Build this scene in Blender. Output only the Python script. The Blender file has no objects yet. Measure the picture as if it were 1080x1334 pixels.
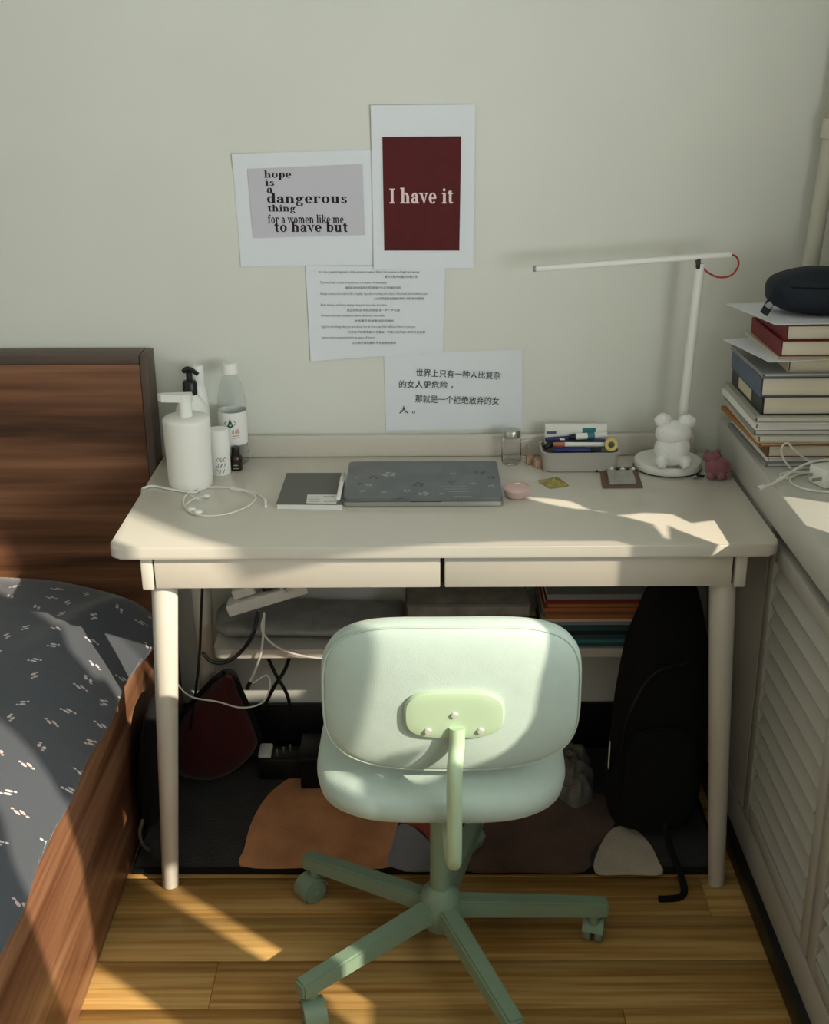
import bpy, bmesh, math, random
from mathutils import Vector, Matrix, noise
random.seed(7)
S = bpy.context.scene
COL = S.collection
pi = math.pi
sin, cos = math.sin, math.cos

# ------------------------------------------------------------------ camera, sky, sun, exposure
CAM = Vector((-0.0383, -2.5629, 1.5902)); YAW, PIT, ROLL, FPX = -0.0066, 0.3650, -0.0074, 1603.74
_f = Vector((sin(YAW)*cos(PIT), cos(YAW)*cos(PIT), -sin(PIT)))
_r0 = Vector((cos(YAW), -sin(YAW), 0)); _u0 = _r0.cross(_f)
_r = cos(ROLL)*_r0 + sin(ROLL)*_u0; _u = -sin(ROLL)*_r0 + cos(ROLL)*_u0
cd = bpy.data.cameras.new('camera'); co = bpy.data.objects.new('camera', cd); COL.objects.link(co)
co.matrix_world = Matrix(((_r.x, _u.x, -_f.x, CAM.x), (_r.y, _u.y, -_f.y, CAM.y), (_r.z, _u.z, -_f.z, CAM.z), (0, 0, 0, 1)))
cd.sensor_fit = 'VERTICAL'; cd.sensor_height = 24; cd.lens = FPX*24/1334; cd.clip_start = .02
S.camera = co
def P(axis, val, px, py):            # the point of a plane of the room that the photograph shows at a pixel
    d = _f + _r*((px-540)/FPX) - _u*((py-667)/FPX)
    i = 'xyz'.index(axis)
    return CAM + d*((val-CAM[i])/d[i])

W = bpy.data.worlds.new('sky'); S.world = W; W.use_nodes = True
bg = W.node_tree.nodes['Background']; bg.inputs[0].default_value = (.93, .97, .96, 1); bg.inputs[1].default_value = .45
TAN = .60
sl = bpy.data.lights.new('sun', 'SUN'); sl.energy = 5.3; sl.color = (1, .89, .72); sl.angle = math.radians(.6)
so = bpy.data.objects.new('sun', sl); COL.objects.link(so)
sd = Vector((.776, -.631, TAN)).normalized()          # towards the sun
so.rotation_euler = sd.to_track_quat('Z', 'Y').to_euler(); so.location = (4, -4, 4)
# added fill lamp inside the right-hand cloth panels, tilted up to spare the floor
al = bpy.data.lights.new('added_fill_lamp', 'AREA'); al.shape = 'RECTANGLE'; al.size = .55; al.size_y = 1.45; al.energy = 31; al.color = (.92, .995, 1)
ao = bpy.data.objects.new('added_fill_lamp', al); COL.objects.link(ao); ao.location = (.82, -1.85, 1.24); ao.rotation_euler = (0, pi/2+math.radians(30), 0)
S.view_settings.view_transform = 'Standard'; S.view_settings.look = 'None'
S.view_settings.exposure = 0.06; S.view_settings.gamma = 1; S.view_settings.use_curve_mapping = False

# ------------------------------------------------------------------ materials
def lin(c):
    if isinstance(c, str):
        c = [int(c[i:i+2], 16)/255 for i in (0, 2, 4)]
    return [(v/12.92 if v <= .04045 else ((v+.055)/1.055)**2.4) for v in c]
def mat(name, c, rough=.5, metal=0, var=0, vs=8, bump=0, bs=60, trans=0, ior=1.45, alpha=1, sheen=0, coat=0, stretch=(1, 1, 1), sub=0):
    m = bpy.data.materials.new(name); m.use_nodes = True
    nt = m.node_tree; b = nt.nodes['Principled BSDF']; L = nt.links
    c = lin(c)
    b.inputs['Base Color'].default_value = (*c, 1); b.inputs['Roughness'].default_value = rough
    b.inputs['Metallic'].default_value = metal; b.inputs['IOR'].default_value = ior
    b.inputs['Transmission Weight'].default_value = trans; b.inputs['Alpha'].default_value = alpha
    b.inputs['Sheen Weight'].default_value = sheen; b.inputs['Coat Weight'].default_value = coat
    if sub: b.inputs['Subsurface Weight'].default_value = sub; b.inputs['Subsurface Radius'].default_value = (.01, .01, .01)
    if var or bump:
        tc = nt.nodes.new('ShaderNodeTexCoord'); mp = nt.nodes.new('ShaderNodeMapping'); mp.inputs['Scale'].default_value = stretch
        L.new(tc.outputs['Object'], mp.inputs[0])
    if var:
        n = nt.nodes.new('ShaderNodeTexNoise'); n.inputs['Scale'].default_value = vs; n.inputs['Detail'].default_value = 4
        L.new(mp.outputs[0], n.inputs['Vector'])
        r = nt.nodes.new('ShaderNodeValToRGB'); r.color_ramp.elements[0].position = .3; r.color_ramp.elements[1].position = .7
        r.color_ramp.elements[0].color = (*[v*(1-var) for v in c], 1); r.color_ramp.elements[1].color = (*[min(1, v*(1+var)) for v in c], 1)
        L.new(n.outputs['Fac'], r.inputs[0]); L.new(r.outputs[0], b.inputs['Base Color'])
    if bump:
        n2 = nt.nodes.new('ShaderNodeTexNoise'); n2.inputs['Scale'].default_value = bs; n2.inputs['Detail'].default_value = 3
        L.new(mp.outputs[0], n2.inputs['Vector'])
        bp = nt.nodes.new('ShaderNodeBump'); bp.inputs['Strength'].default_value = bump; bp.inputs['Distance'].default_value = .004
        L.new(n2.outputs['Fac'], bp.inputs['Height']); L.new(bp.outputs[0], b.inputs['Normal'])
    return m
def wood(name, cols, grain, scale=1, rough=.4, per=False, fine=.5):
    """grain: axis along which the grain runs (0,1,2); cols: dark..light"""
    m = bpy.data.materials.new(name); m.use_nodes = True
    nt = m.node_tree; b = nt.nodes['Principled BSDF']; L = nt.links; N = nt.nodes.new
    tc = N('ShaderNodeTexCoord'); add = N('ShaderNodeVectorMath'); add.operation = 'ADD'
    L.new(tc.outputs['Object'], add.inputs[0])
    if per:
        oi = N('ShaderNodeObjectInfo'); mul = N('ShaderNodeVectorMath'); mul.operation = 'SCALE'; mul.inputs[0].default_value = (9, 7, 5)
        L.new(oi.outputs['Random'], mul.inputs['Scale']); L.new(mul.outputs[0], add.inputs[1])
    mp = N('ShaderNodeMapping'); s = [14*scale]*3; s[grain] = .8*scale; mp.inputs['Scale'].default_value = s
    L.new(add.outputs[0], mp.inputs[0])
    n = N('ShaderNodeTexNoise'); n.inputs['Scale'].default_value = 1.0; n.inputs['Detail'].default_value = 5; n.inputs['Distortion'].default_value = .6
    L.new(mp.outputs[0], n.inputs['Vector'])
    mp2 = N('ShaderNodeMapping'); s = [90*scale]*3; s[grain] = 2.5*scale; mp2.inputs['Scale'].default_value = s
    L.new(add.outputs[0], mp2.inputs[0])
    n2 = N('ShaderNodeTexNoise'); n2.inputs['Scale'].default_value = 1.0; n2.inputs['Detail'].default_value = 3
    L.new(mp2.outputs[0], n2.inputs['Vector'])
    mx = N('ShaderNodeMix'); mx.inputs[0].default_value = fine*.5
    L.new(n.outputs['Fac'], mx.inputs[2]); L.new(n2.outputs['Fac'], mx.inputs[3])
    r = N('ShaderNodeValToRGB'); els = r.color_ramp.elements
    pos = [.36, .46, .54, .66]
    while len(els) < 4: els.new(.5)
    for e, p, c in zip(els, pos, cols): e.position = p; e.color = (*lin(c), 1)
    L.new(mx.outputs[0], r.inputs[0])
    out = r.outputs[0]
    if per:
        hs = N('ShaderNodeHueSaturation'); mr = N('ShaderNodeMapRange'); mr.inputs[3].default_value = .9; mr.inputs[4].default_value = 1.1
        L.new(oi.outputs['Random'], mr.inputs[0]); L.new(mr.outputs[0], hs.inputs['Value']); L.new(out, hs.inputs['Color']); out = hs.outputs[0]
    L.new(out, b.inputs['Base Color']); b.inputs['Roughness'].default_value = rough; b.inputs['Specular IOR Level'].default_value = .3
    return m

M = {}
M['wall'] = mat('wall_paint', 'e4e5dc', .85, var=.03, vs=2.5, bump=.05, bs=25)
M['ceiling'] = mat('ceiling_paint', 'dcdcd4', .9, var=.02)
M['floorwood'] = wood('floor_laminate', ['9c7139', 'b3884a', 'c69f60', 'd4af70'], 0, 1.0, .5, per=True, fine=1.1)
M['groove'] = mat('plank_groove', '5a3d20', .8)
M['walnut'] = wood('walnut_headboard', ['432a1b', '6b4630', '84593f', 'a27758'], 0, .8, .4)
M['walnut_rail'] = wood('walnut_rail', ['5a3826', '7b5139', '946a4d', 'b08768'], 1, .8, .42)
M['walnut_edge'] = mat('walnut_edge', '5a4a40', .5, var=.1, vs=20)
M['desk'] = mat('cream_lacquer', 'd2ccc0', .24, var=.012, vs=3, coat=.15)
M['drawer'] = mat('cream_drawer_front', 'cec6b8', .38, var=.02, vs=4)
M['cabinet'] = mat('white_cabinet', 'b3b0a7', .5, var=.03, vs=5)
M['sill'] = mat('sill_stone', 'cccbc4', .35, var=.04, vs=9)
M['black'] = mat('black_plastic', '17181a', .4, var=.05)
M['blackfab'] = mat('black_fabric', '060709', .95, var=.2, vs=30, bump=.3, bs=200, sheen=0)
M['navy'] = mat('navy_nylon', '121c28', .7, var=.15, vs=30, bump=.25, bs=300)
M['mint'] = mat('mint_fabric', 'b6c7bd', .75, var=.025, vs=40, bump=.12, bs=500, sheen=.2)
M['mintpipe'] = mat('mint_piping', 'afbeb0', .75, var=.02)
M['sage'] = mat('sage_metal', 'b2c8a8', .38, var=.02)
M['sagedark'] = mat('sage_base_metal', '859d86', .42, var=.03)
M['sagewheel'] = mat('sage_wheel', '7f9483', .5, var=.04)
M['chrome'] = mat('screw_steel', 'd3d8cc', .3, metal=.3, var=.03)
M['white'] = mat('white_plastic', 'f0f0ea', .4, var=.015)
M['offwhite'] = mat('offwhite_plastic', 'f1efe8', .45, var=.02)
M['cable'] = mat('white_cable', 'e6e5de', .5, var=.02)
M['paper'] = mat('printer_paper', 'e9edf3', .8, var=.01)
M['lilac'] = mat('lilac_print', 'cfccd6', .8, var=.01)
M['redprint'] = mat('dark_red_print', '560f14', .75, var=.06, vs=30)
M['ink'] = mat('black_ink', '17171a', .8, var=.02)
M['inkgrey'] = mat('grey_ink', '66666a', .8, var=.02)
M['inkpink'] = mat('pale_pink_ink', 'f0d8d8', .8, var=.02)
M['glass'] = mat('clear_glass', 'ffffff', .03, trans=1, ior=1.2, var=.001)
M['pet'] = mat('clear_bottle_plastic', 'f4f8f8', .08, trans=.97, ior=1.035, var=.001)
M['greyplastic'] = mat('grey_laptop_shell', '6e7274', .38, metal=.3, var=.14, vs=18)
M['notebook'] = mat('grey_notebook_cover', '66655f', .6, var=.04)
M['pages'] = mat('book_pages', 'e0d9c6', .85, var=.06, vs=4, stretch=(1, 1, 90))
M['whitepages'] = mat('white_pages', 'dfdfd8', .85, var=.05, vs=4, stretch=(1, 1, 90))
M['pinkpot'] = mat('pink_plastic', 'cfb0aa', .4, var=.02)
M['wood_light'] = wood('beech_block', ['a07d60', 'b08d70', 'bb9a7d', 'c7a88c'], 2, 3, .6)
M['brownglass'] = mat('amber_glass', '2b1c12', .15, var=.1)
M['gold'] = mat('gold_foil', 'a89a58', .3, metal=.4, var=.3, vs=60)
M['brown'] = mat('brown_card', '6d5546', .6, var=.08)
M['clear'] = mat('clear_acrylic', 'c3c3bc', .15, trans=.3, var=.1, vs=60)
M['red'] = mat('red_cord', 'b3262c', .5, var=.03)
M['redbook'] = mat('red_book_cloth', '7c1f26', .6, var=.05)
M['plush'] = mat('pink_plush', '8f5c62', .95, var=.12, vs=50, bump=.4, bs=250, sheen=.4)
M['whiteplush'] = mat('white_plush', 'f0f0ee', .95, var=.03, vs=60, bump=.5, bs=220, sheen=.4)
M['maroon'] = mat('maroon_velvet', '420b0e', .9, var=.15, vs=10, bump=.2, bs=200, sheen=.2)
M['rug'] = mat('charcoal_rug_pile', '2d2a28', .95, var=.3, vs=14, bump=.6, bs=160, sheen=.2)
M['rugorange'] = mat('orange_rug_pile', 'd89562', .95, var=.25, vs=9, bump=.5, bs=160, sheen=.2)
M['rugred'] = mat('rust_red_rug_pile', 'a8402a', .95, var=.15, vs=14, bump=.5, bs=160, sheen=.2)
M['ruggrey'] = mat('grey_rug_pile', '8d8b8e', .95, var=.12, vs=14, bump=.5, bs=160, sheen=.2)
M['rugbrown'] = mat('brown_rug_pile', '5d4436', .95, var=.25, vs=14, bump=.5, bs=160, sheen=.2)
M['rugcream'] = mat('cream_rug_pile', 'c9bba6', .95, var=.1, vs=14, bump=.5, bs=160, sheen=.2)
M['cloth'] = mat('grey_cloth', '77716b', .95, var=.12, vs=25, bump=.4, bs=150)
M['gobo'] = None
M['blue'] = mat('blue_pen', '1f2f6b', .4, var=.05)
M['coral'] = mat('coral_pen', 'c9705e', .4, var=.05)
M['teal'] = mat('teal_print', '3b7f86', .5, var=.05)
M['yellow'] = mat('yellow_tape', 'd6c56c', .45, var=.05)
M['bluebook'] = mat('slate_blue_cover', '56627c', .5, var=.08, vs=20)
M['ochre'] = mat('ochre_cover', 'a8713a', .6, var=.08, vs=20)
M['brownbook'] = mat('brown_cover', '7a5636', .6, var=.08)
M['greybook'] = mat('grey_cover', '8d8f90', .45, var=.05)
M['cream'] = mat('cream_cover', 'cfc6ae', .6, var=.05)
M['darkteal'] = mat('dark_teal_cover', '2a4a55', .5, var=.12, vs=20)
M['orangebook'] = mat('orange_cover', 'b0643a', .5, var=.1, vs=20)
M['greybag'] = mat('grey_plastic_wrap', '8a8985', .3, var=.2, vs=25, bump=.6, bs=30)
M['printbox'] = mat('printed_carton', '8a857a', .6, var=.3, vs=26)
M['green'] = mat('green_emblem', '1f5a44', .6, var=.05)
M['redink'] = mat('red_label_ink', 'b02a38', .6, var=.05)
M['metal'] = mat('brushed_steel', 'b9b9b2', .3, metal=.9, var=.05)
M['pipe'] = mat('painted_pipe', 'c6c3b4', .55, var=.03)
M['frame'] = mat('window_frame_paint', 'dcdad0', .45, var=.02)
M['sheet'] = mat('dark_sheet', '23262c', .85, var=.1, vs=20)

def gobo_mat(name, c, opaque, transl):
    m = bpy.data.materials.new(name); m.use_nodes = True; nt = m.node_tree; N = nt.nodes.new; L = nt.links
    nt.nodes.remove(nt.nodes['Principled BSDF']); out = nt.nodes['Material Output']
    d = N('ShaderNodeBsdfDiffuse'); d.inputs[0].default_value = (*lin(c), 1)
    t = N('ShaderNodeBsdfTranslucent'); t.inputs[0].default_value = (*lin(c), 1)
    mx = N('ShaderNodeMixShader'); mx.inputs[0].default_value = transl; L.new(d.outputs[0], mx.inputs[1]); L.new(t.outputs[0], mx.inputs[2])
    tr = N('ShaderNodeBsdfTransparent'); m2 = N('ShaderNodeMixShader'); L.new(tr.outputs[0], m2.inputs[1]); L.new(mx.outputs[0], m2.inputs[2])
    tc = N('ShaderNodeTexCoord'); n = N('ShaderNodeTexNoise'); n.inputs['Scale'].default_value = 300; L.new(tc.outputs['Object'], n.inputs['Vector'])
    mr = N('ShaderNodeMapRange'); mr.inputs[3].default_value = opaque-.06; mr.inputs[4].default_value = min(1, opaque+.06)
    L.new(n.outputs['Fac'], mr.inputs[0]); L.new(mr.outputs[0], m2.inputs[0]); L.new(m2.outputs[0], out.inputs[0])
    return m
M['gobo'] = gobo_mat('gobo_linen', '8f8c82', 1.2, .2)  # cloth of the added panels that block and shape the sun
M['gobo_light'] = gobo_mat('gobo_thin_linen', 'd6d2c4', 1.2, .55)
M['sheer'] = gobo_mat('gobo_voile', 'e6e2d6', .45, .5)

def duvet_mat():
    m = bpy.data.materials.new('slate_duvet_print'); m.use_nodes = True; nt = m.node_tree; N = nt.nodes.new; L = nt.links
    b = nt.nodes['Principled BSDF']; b.inputs['Roughness'].default_value = .8; b.inputs['Sheen Weight'].default_value = .25
    uv = N('ShaderNodeUVMap'); uv.uv_map = 'UVMap'
    v = N('ShaderNodeTexVoronoi'); v.voronoi_dimensions = '2D'; v.inputs['Scale'].default_value = 1; v.inputs['Randomness'].default_value = .55
    sc = N('ShaderNodeVectorMath'); sc.operation = 'SCALE'; sc.inputs['Scale'].default_value = 15.5
    L.new(uv.outputs[0], sc.inputs[0]); L.new(sc.outputs[0], v.inputs['Vector'])
    sub = N('ShaderNodeVectorMath'); sub.operation = 'SUBTRACT'; L.new(sc.outputs[0], sub.inputs[0]); L.new(v.outputs['Position'], sub.inputs[1])
    sep = N('ShaderNodeSeparateColor'); L.new(v.outputs['Color'], sep.inputs[0])
    ang = N('ShaderNodeMath'); ang.operation = 'MULTIPLY'; ang.inputs[1].default_value = 6.28; L.new(sep.outputs[0], ang.inputs[0])
    rot = N('ShaderNodeVectorRotate'); rot.rotation_type = 'Z_AXIS'; L.new(sub.outputs[0], rot.inputs['Vector']); L.new(ang.outputs[0], rot.inputs['Angle'])
    def spot(cx, cy, sx, sy):
        a = N('ShaderNodeVectorMath'); a.operation = 'SUBTRACT'; a.inputs[1].default_value = (cx, cy, 0); L.new(rot.outputs[0], a.inputs[0])
        s_ = N('ShaderNodeVectorMath'); s_.operation = 'MULTIPLY'; s_.inputs[1].default_value = (1/sx, 1/sy, 0); L.new(a.outputs[0], s_.inputs[0])
        l = N('ShaderNodeVectorMath'); l.operation = 'LENGTH'; L.new(s_.outputs[0], l.inputs[0])
        lt = N('ShaderNodeMath'); lt.operation = 'LESS_THAN'; lt.inputs[1].default_value = 1; L.new(l.outputs['Value'], lt.inputs[0])
        return lt.outputs[0]
    o = None
    for a in ((-.062, .015, .042, .082), (.055, -.015, .042, .082), (-.07, .145, .038, .034), (.07, -.145, .038, .034)):
        q = spot(*a)
        if o is None: o = q
        else:
            mxm = N('ShaderNodeMath'); mxm.operation = 'MAXIMUM'; L.new(o, mxm.inputs[0]); L.new(q, mxm.inputs[1]); o = mxm.outputs[0]
    pc = N('ShaderNodeMix'); pc.data_type = 'RGBA'; pc.inputs[6].default_value = (*lin('cfcac6'), 1); pc.inputs[7].default_value = (*lin('cdb3ae'), 1)
    L.new(sep.outputs[1], pc.inputs[0])
    mx = N('ShaderNodeMix'); mx.data_type = 'RGBA'; mx.inputs[6].default_value = (*lin('474b52'), 1); L.new(o, mx.inputs[0]); L.new(pc.outputs[2], mx.inputs[7])
    L.new(mx.outputs[2], b.inputs['Base Color'])
    tc = N('ShaderNodeTexCoord'); n2 = N('ShaderNodeTexNoise'); n2.inputs['Scale'].default_value = 22; n2.inputs['Detail'].default_value = 5; L.new(tc.outputs['Object'], n2.inputs['Vector'])
    bp = N('ShaderNodeBump'); bp.inputs['Strength'].default_value = .25; bp.inputs['Distance'].default_value = .01
    L.new(n2.outputs['Fac'], bp.inputs['Height']); L.new(bp.outputs[0], b.inputs['Normal'])
    return m
M['duvet'] = duvet_mat()

# ------------------------------------------------------------------ mesh helpers
class MB:
    def __init__(s): s.bm = bmesh.new()
    def xf(s, vs, mtx):
        bmesh.ops.transform(s.bm, matrix=mtx, verts=vs); return s
    def box(s, c, d, bev=0, rot=(0, 0, 0), seg=2):
        from mathutils import Euler
        r = bmesh.ops.create_cube(s.bm, size=1); vs = r['verts']
        bmesh.ops.scale(s.bm, vec=d, verts=vs)
        if bev:
            es = list({e for v in vs for e in v.link_edges})
            q = bmesh.ops.bevel(s.bm, geom=vs+es, offset=min(bev, min(d)*.49), segments=seg, affect='EDGES', profile=.5)
            vs = list({v for f in q['faces'] for v in f.verts} | {v for v in vs if v.is_valid})
        s.xf(vs, Matrix.Translation(c) @ Euler(rot).to_matrix().to_4x4()); return s
    def cyl(s, p0, p1, r0, r1=None, seg=20, bev=0):
        p0, p1 = Vector(p0), Vector(p1); r1 = r0 if r1 is None else r1
        d = p1-p0; L = d.length; q = d.to_track_quat('Z', 'Y').to_matrix().to_4x4()
        if bev:
            prof = [(0, 0), (r0-bev, 0), (r0-bev*.3, bev*.3), (r0, bev), (r1, L-bev), (r1-bev*.3, L-bev*.3), (r1-bev, L), (0, L)]
        else: prof = [(0, 0), (r0, 0), (r1, L), (0, L)]
        s.lathe(prof, seg=seg, mtx=Matrix.Translation(p0) @ q); return s
    def lathe(s, prof, c=(0, 0, 0), seg=24, mtx=None, a0=0, sx=1, sy=1):
        mtx = Matrix.Translation(c) if mtx is None else mtx
        rings = []
        for r, z in prof:
            if r < 1e-6: rings.append([s.bm.verts.new(mtx @ Vector((0, 0, z)))])
            else: rings.append([s.bm.verts.new(mtx @ Vector((r*sx*cos(a0+2*pi*k/seg), r*sy*sin(a0+2*pi*k/seg), z))) for k in range(seg)])
        for a, b in zip(rings, rings[1:]):
            for k in range(seg):
                j = (k+1) % seg
                f = ([a[0]] if len(a) == 1 else [a[k], a[j]]) + ([b[0]] if len(b) == 1 else [b[j], b[k]])
                if len(f) > 2:
                    try: s.bm.faces.new(f)
                    except ValueError: pass
        return s
    def tube(s, pts, r, seg=8, smooth=True, sub=5, taper=None):
        pts = [Vector(p) for p in pts]
        if smooth and len(pts) > 2:
            out = []
            for i in range(len(pts)-1):
                p0 = pts[i-1] if i else pts[0]*2-pts[1]; p1, p2 = pts[i], pts[i+1]
                p3 = pts[i+2] if i+2 < len(pts) else pts[-1]*2-pts[-2]
                for k in range(sub):
                    t = k/sub
                    out.append(.5*((2*p1)+(p2-p0)*t+(2*p0-5*p1+4*p2-p3)*t*t+(3*p1-p0-3*p2+p3)*t**3))
            out.append(pts[-1]); pts = out
        n = None; rings = []
        for i, p in enumerate(pts):
            t = (pts[min(i+1, len(pts)-1)]-pts[max(i-1, 0)])
            if t.length < 1e-9: continue
            t.normalize()
            if n is None: n = t.orthogonal().normalized()
            n = (n - t*n.dot(t))
            n = n.normalized() if n.length > 1e-6 else t.orthogonal().normalized()
            bvec = t.cross(n)
            rr = r if taper is None else r*taper(i/(len(pts)-1))
            rings.append([s.bm.verts.new(p+rr*(cos(2*pi*k/seg)*n+sin(2*pi*k/seg)*bvec)) for k in range(seg)])
        for a, b in zip(rings, rings[1:]):
            for k in range(seg): s.bm.faces.new((a[k], a[(k+1) % seg], b[(k+1) % seg], b[k]))
        s.bm.faces.new(rings[0][::-1]); s.bm.faces.new(rings[-1]); return s
    def prism(s, pts, z0, z1, mtx=None):
        mtx = mtx or Matrix()
        a = [s.bm.verts.new(mtx @ Vector((x, y, z0))) for x, y in pts]; b = [s.bm.verts.new(mtx @ Vector((x, y, z1))) for x, y in pts]
        n = len(pts)
        s.bm.faces.new(a[::-1]); s.bm.faces.new(b)
        for k in range(n): s.bm.faces.new((a[k], a[(k+1) % n], b[(k+1) % n], b[k]))
        return s
    def pillow(s, w, h, t, ex=3.4, pw=3, mtx=None, rings=9, seg=64, curve=0, fn=None):
        """padded slab in XZ plane, thickness along Y, curved by curve*x^2"""
        mtx = mtx or Matrix()
        def out(a):
            c, q = cos(a), sin(a)
            return (w/2*abs(c)**(2/ex)*(1 if c >= 0 else -1), h/2*abs(q)**(2/ex)*(1 if q >= 0 else -1))
        fr = [0]+[1-(1-(k/rings))**1.8 for k in range(1, rings+1)]
        layers = []
        for sg in (-1, 1):
            L = []
            for r in fr:
                y = sg*t/2*max(0, (1-r**pw))**(1/pw) if r < 1 else 0
                if r == 0: L.append([s.bm.verts.new(mtx @ Vector((0, y, 0)))]); continue
                if r == 1 and sg == 1: L.append(layers[0][-1]); continue
                ring = []
                for k in range(seg):
                    x, z = out(2*pi*k/seg); x *= r; z *= r
                    if fn: x, z = fn(x, z)
                    ring.append(s.bm.verts.new(mtx @ Vector((x, y+curve*x*x, z))))
                L.append(ring)
            layers.append(L)
            for a, b in zip(L, L[1:]):
                for k in range(seg):
                    j = (k+1) % seg
                    f = [a[0], b[k], b[j]] if len(a) == 1 else [a[k], b[k], b[j], a[j]]
                    if sg == 1: f = f[::-1]
                    try: s.bm.faces.new(f)
                    except ValueError: pass
        return s
    def ball(s, c, r, sc=(1, 1, 1), seg=16, rot=None):
        q = bmesh.ops.create_uvsphere(s.bm, u_segments=seg, v_segments=max(6, seg//2), radius=r)
        m = Matrix.Translation(c) @ (rot or Matrix()) @ Matrix.Diagonal((*sc, 1))
        s.xf(q['verts'], m); return s
    def quad(s, pts):
        s.bm.faces.new([s.bm.verts.new(p) for p in pts]); return s
    def noise(s, amp, scale, seed=0):
        s.bm.normal_update()
        for v in s.bm.verts: v.co += v.normal*amp*noise.noise(v.co*scale+Vector((seed, seed*2, 0)))
        return s
    def build(s, name, m, parent=None, world=True, ang=40, smooth=True):
        me = bpy.data.meshes.new(name)
        if parent is not None and world:
            bmesh.ops.transform(s.bm, matrix=parent_world(parent).inverted(), verts=s.bm.verts)
        bmesh.ops.recalc_face_normals(s.bm, faces=s.bm.faces) if not getattr(s, 'keep', False) else None
        s.bm.to_mesh(me); s.bm.free()
        if smooth:
            for p in me.polygons: p.use_smooth = True
            me.set_sharp_from_angle(angle=math.radians(ang))
        me.materials.append(M[m] if isinstance(m, str) else m)
        o = bpy.data.objects.new(name, me); COL.objects.link(o)
        if parent is not None: o.parent = parent
        return o
def parent_world(o):
    m = Matrix.Translation(o.location) @ o.rotation_euler.to_matrix().to_4x4()
    return parent_world(o.parent) @ m if o.parent else m
def tag(o, label=None, cat=None, group=None, kind=None):
    if label: o['label'] = label
    if cat: o['category'] = cat
    if group: o['group'] = group
    if kind: o['kind'] = kind
    return o
def thing(name, label, cat, loc=(0, 0, 0), rz=0, group=None, kind=None):
    o = bpy.data.objects.new(name, None); COL.objects.link(o); o.empty_display_size = .05
    o.location = loc; o.rotation_euler = (0, 0, rz)
    return tag(o, label, cat, group, kind)
def copy_obj(o, parent=None):
    c = o.copy(); COL.objects.link(c)
    if parent is not None: c.parent = parent
    return c
def struct(name, mb, m, parent=None, **k): return tag(mb.build(name, m, parent, **k), kind='structure')

# ------------------------------------------------------------------ the room
struct('wall_back', MB().box((-.7, .05, 1.3), (3.7, .1, 2.9)), 'wall')
struct('wall_left', MB().box((-2.5, -1.55, 1.3), (.1, 3.1, 2.9)), 'wall')
struct('wall_rear', MB().box((-.7, -3.15, .65), (3.7, .1, 1.3)).box((-2.4, -3.15, 1.9), (.3, .1, 1.2)).box((-.7, -3.15, 2.6), (3.4, .1, .2)), 'wall')  # unseen rear wall; its high opening is added to let in sky fill
struct('ceiling', MB().box((-.7, -1.5, 2.75), (3.8, 3.2, .1)), 'ceiling')
fl = struct('floor', MB().box((-.7, -1.5, -.03), (3.8, 3.2, .05)), 'groove')
row = 0; PWID = .1215
y = .0
while y > -2.9:
    off = (row*.47) % 1.2
    x = -1.2-off
    while x < .95:
        x0, x1 = max(x, -1.0), min(x+1.2, .95)
        if x1-x0 > .02:
            pl = MB().box(((x0+x1)/2, y-PWID/2, -.005), (x1-x0-.0009, PWID-.0009, .01), .0005, seg=1).build('plank', 'floorwood', fl, ang=80)
        x += 1.2
    y -= PWID; row += 1
struct('baseboard_back', MB().box((0.0, -.006, .065), (1.21, .012, .13), .002), 'black')

# right side: window wall above the sill
XW = .95
wr = struct('wall_right', MB().box((XW+.06, -1.55, .41), (.12, 3.1, .82)).box((XW+.06, -1.55, 2.46), (.12, 3.1, .52))
            .box((XW+.06, -.1, 1.5), (.12, .24, 1.4)).box((XW+.06, -2.86, 1.5), (.12, .48, 1.4)), 'wall')
win = MB()
for yy in (-.24, -1.05, -1.89, -2.60): win.box((XW+.07, yy, 1.51), (.05, .05, 1.37), .004)
for zz in (.85, 2.17): win.box((XW+.07, -1.42, zz), (.05, 2.4, .05), .004)
wo = struct('window_1', win, 'frame')
# added, unseen cloth panels on a rail, edges cut to cast chosen sun patches
rail = thing('gobo_rail', 'white curtain rail added above the right-hand window, outside the picture', 'rail', (XW-.08, -1.4, 2.3))
MB().cyl((XW-.08, -.02, 2.3), (XW-.08, -2.75, 2.3), .012).build('rod', 'frame', rail)
for yy in (-.05, -1.4, -2.7): MB().box((XW-.04, yy, 2.3), (.08, .02, .03), .003).build('bracket', 'frame', rail)
def gobo(name, y0, y1, z0, z1, m, label, edge0=None, edge1=None, amp=.014, wl=.085, x=XW-.08, hem=None, top=None):
    """hanging cloth between y0 (nearer the back wall) and y1; edges may vary with z, hem with y"""
    b = MB(); nz, ny = 140, 44; g = []
    for i in range(nz+1):
        g.append([])
        for j in range(ny+1):
            q = j/ny
            yb = y0+(y1-y0)*q
            zb = (hem(yb) if hem else z0); zt = (top(yb) if top else z1)
            z = zt+(zb-zt)*i/nz
            ya, ye = (edge0(z) if edge0 else y0), (edge1(z) if edge1 else y1)
            g[-1].append(b.bm.verts.new((x+amp*sin(2*pi*yb/wl)*(.6+.4*i/nz), ya+(ye-ya)*q, z)))
    for i in range(nz):
        for j in range(ny): b.bm.faces.new((g[i][j], g[i][j+1], g[i+1][j+1], g[i+1][j]))
    o = b.build(name, m); tag(o, label, 'gobo'); return o
def lerp_pts(pts):
    def f(v):
        if v <= pts[0][0]: return pts[0][1]
        for (a, fa), (c, fc) in zip(pts, pts[1:]):
            if v <= c: return fa+(fc-fa)*(v-a)/(c-a)
        return pts[-1][1]
    return f
XC = .87
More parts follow.
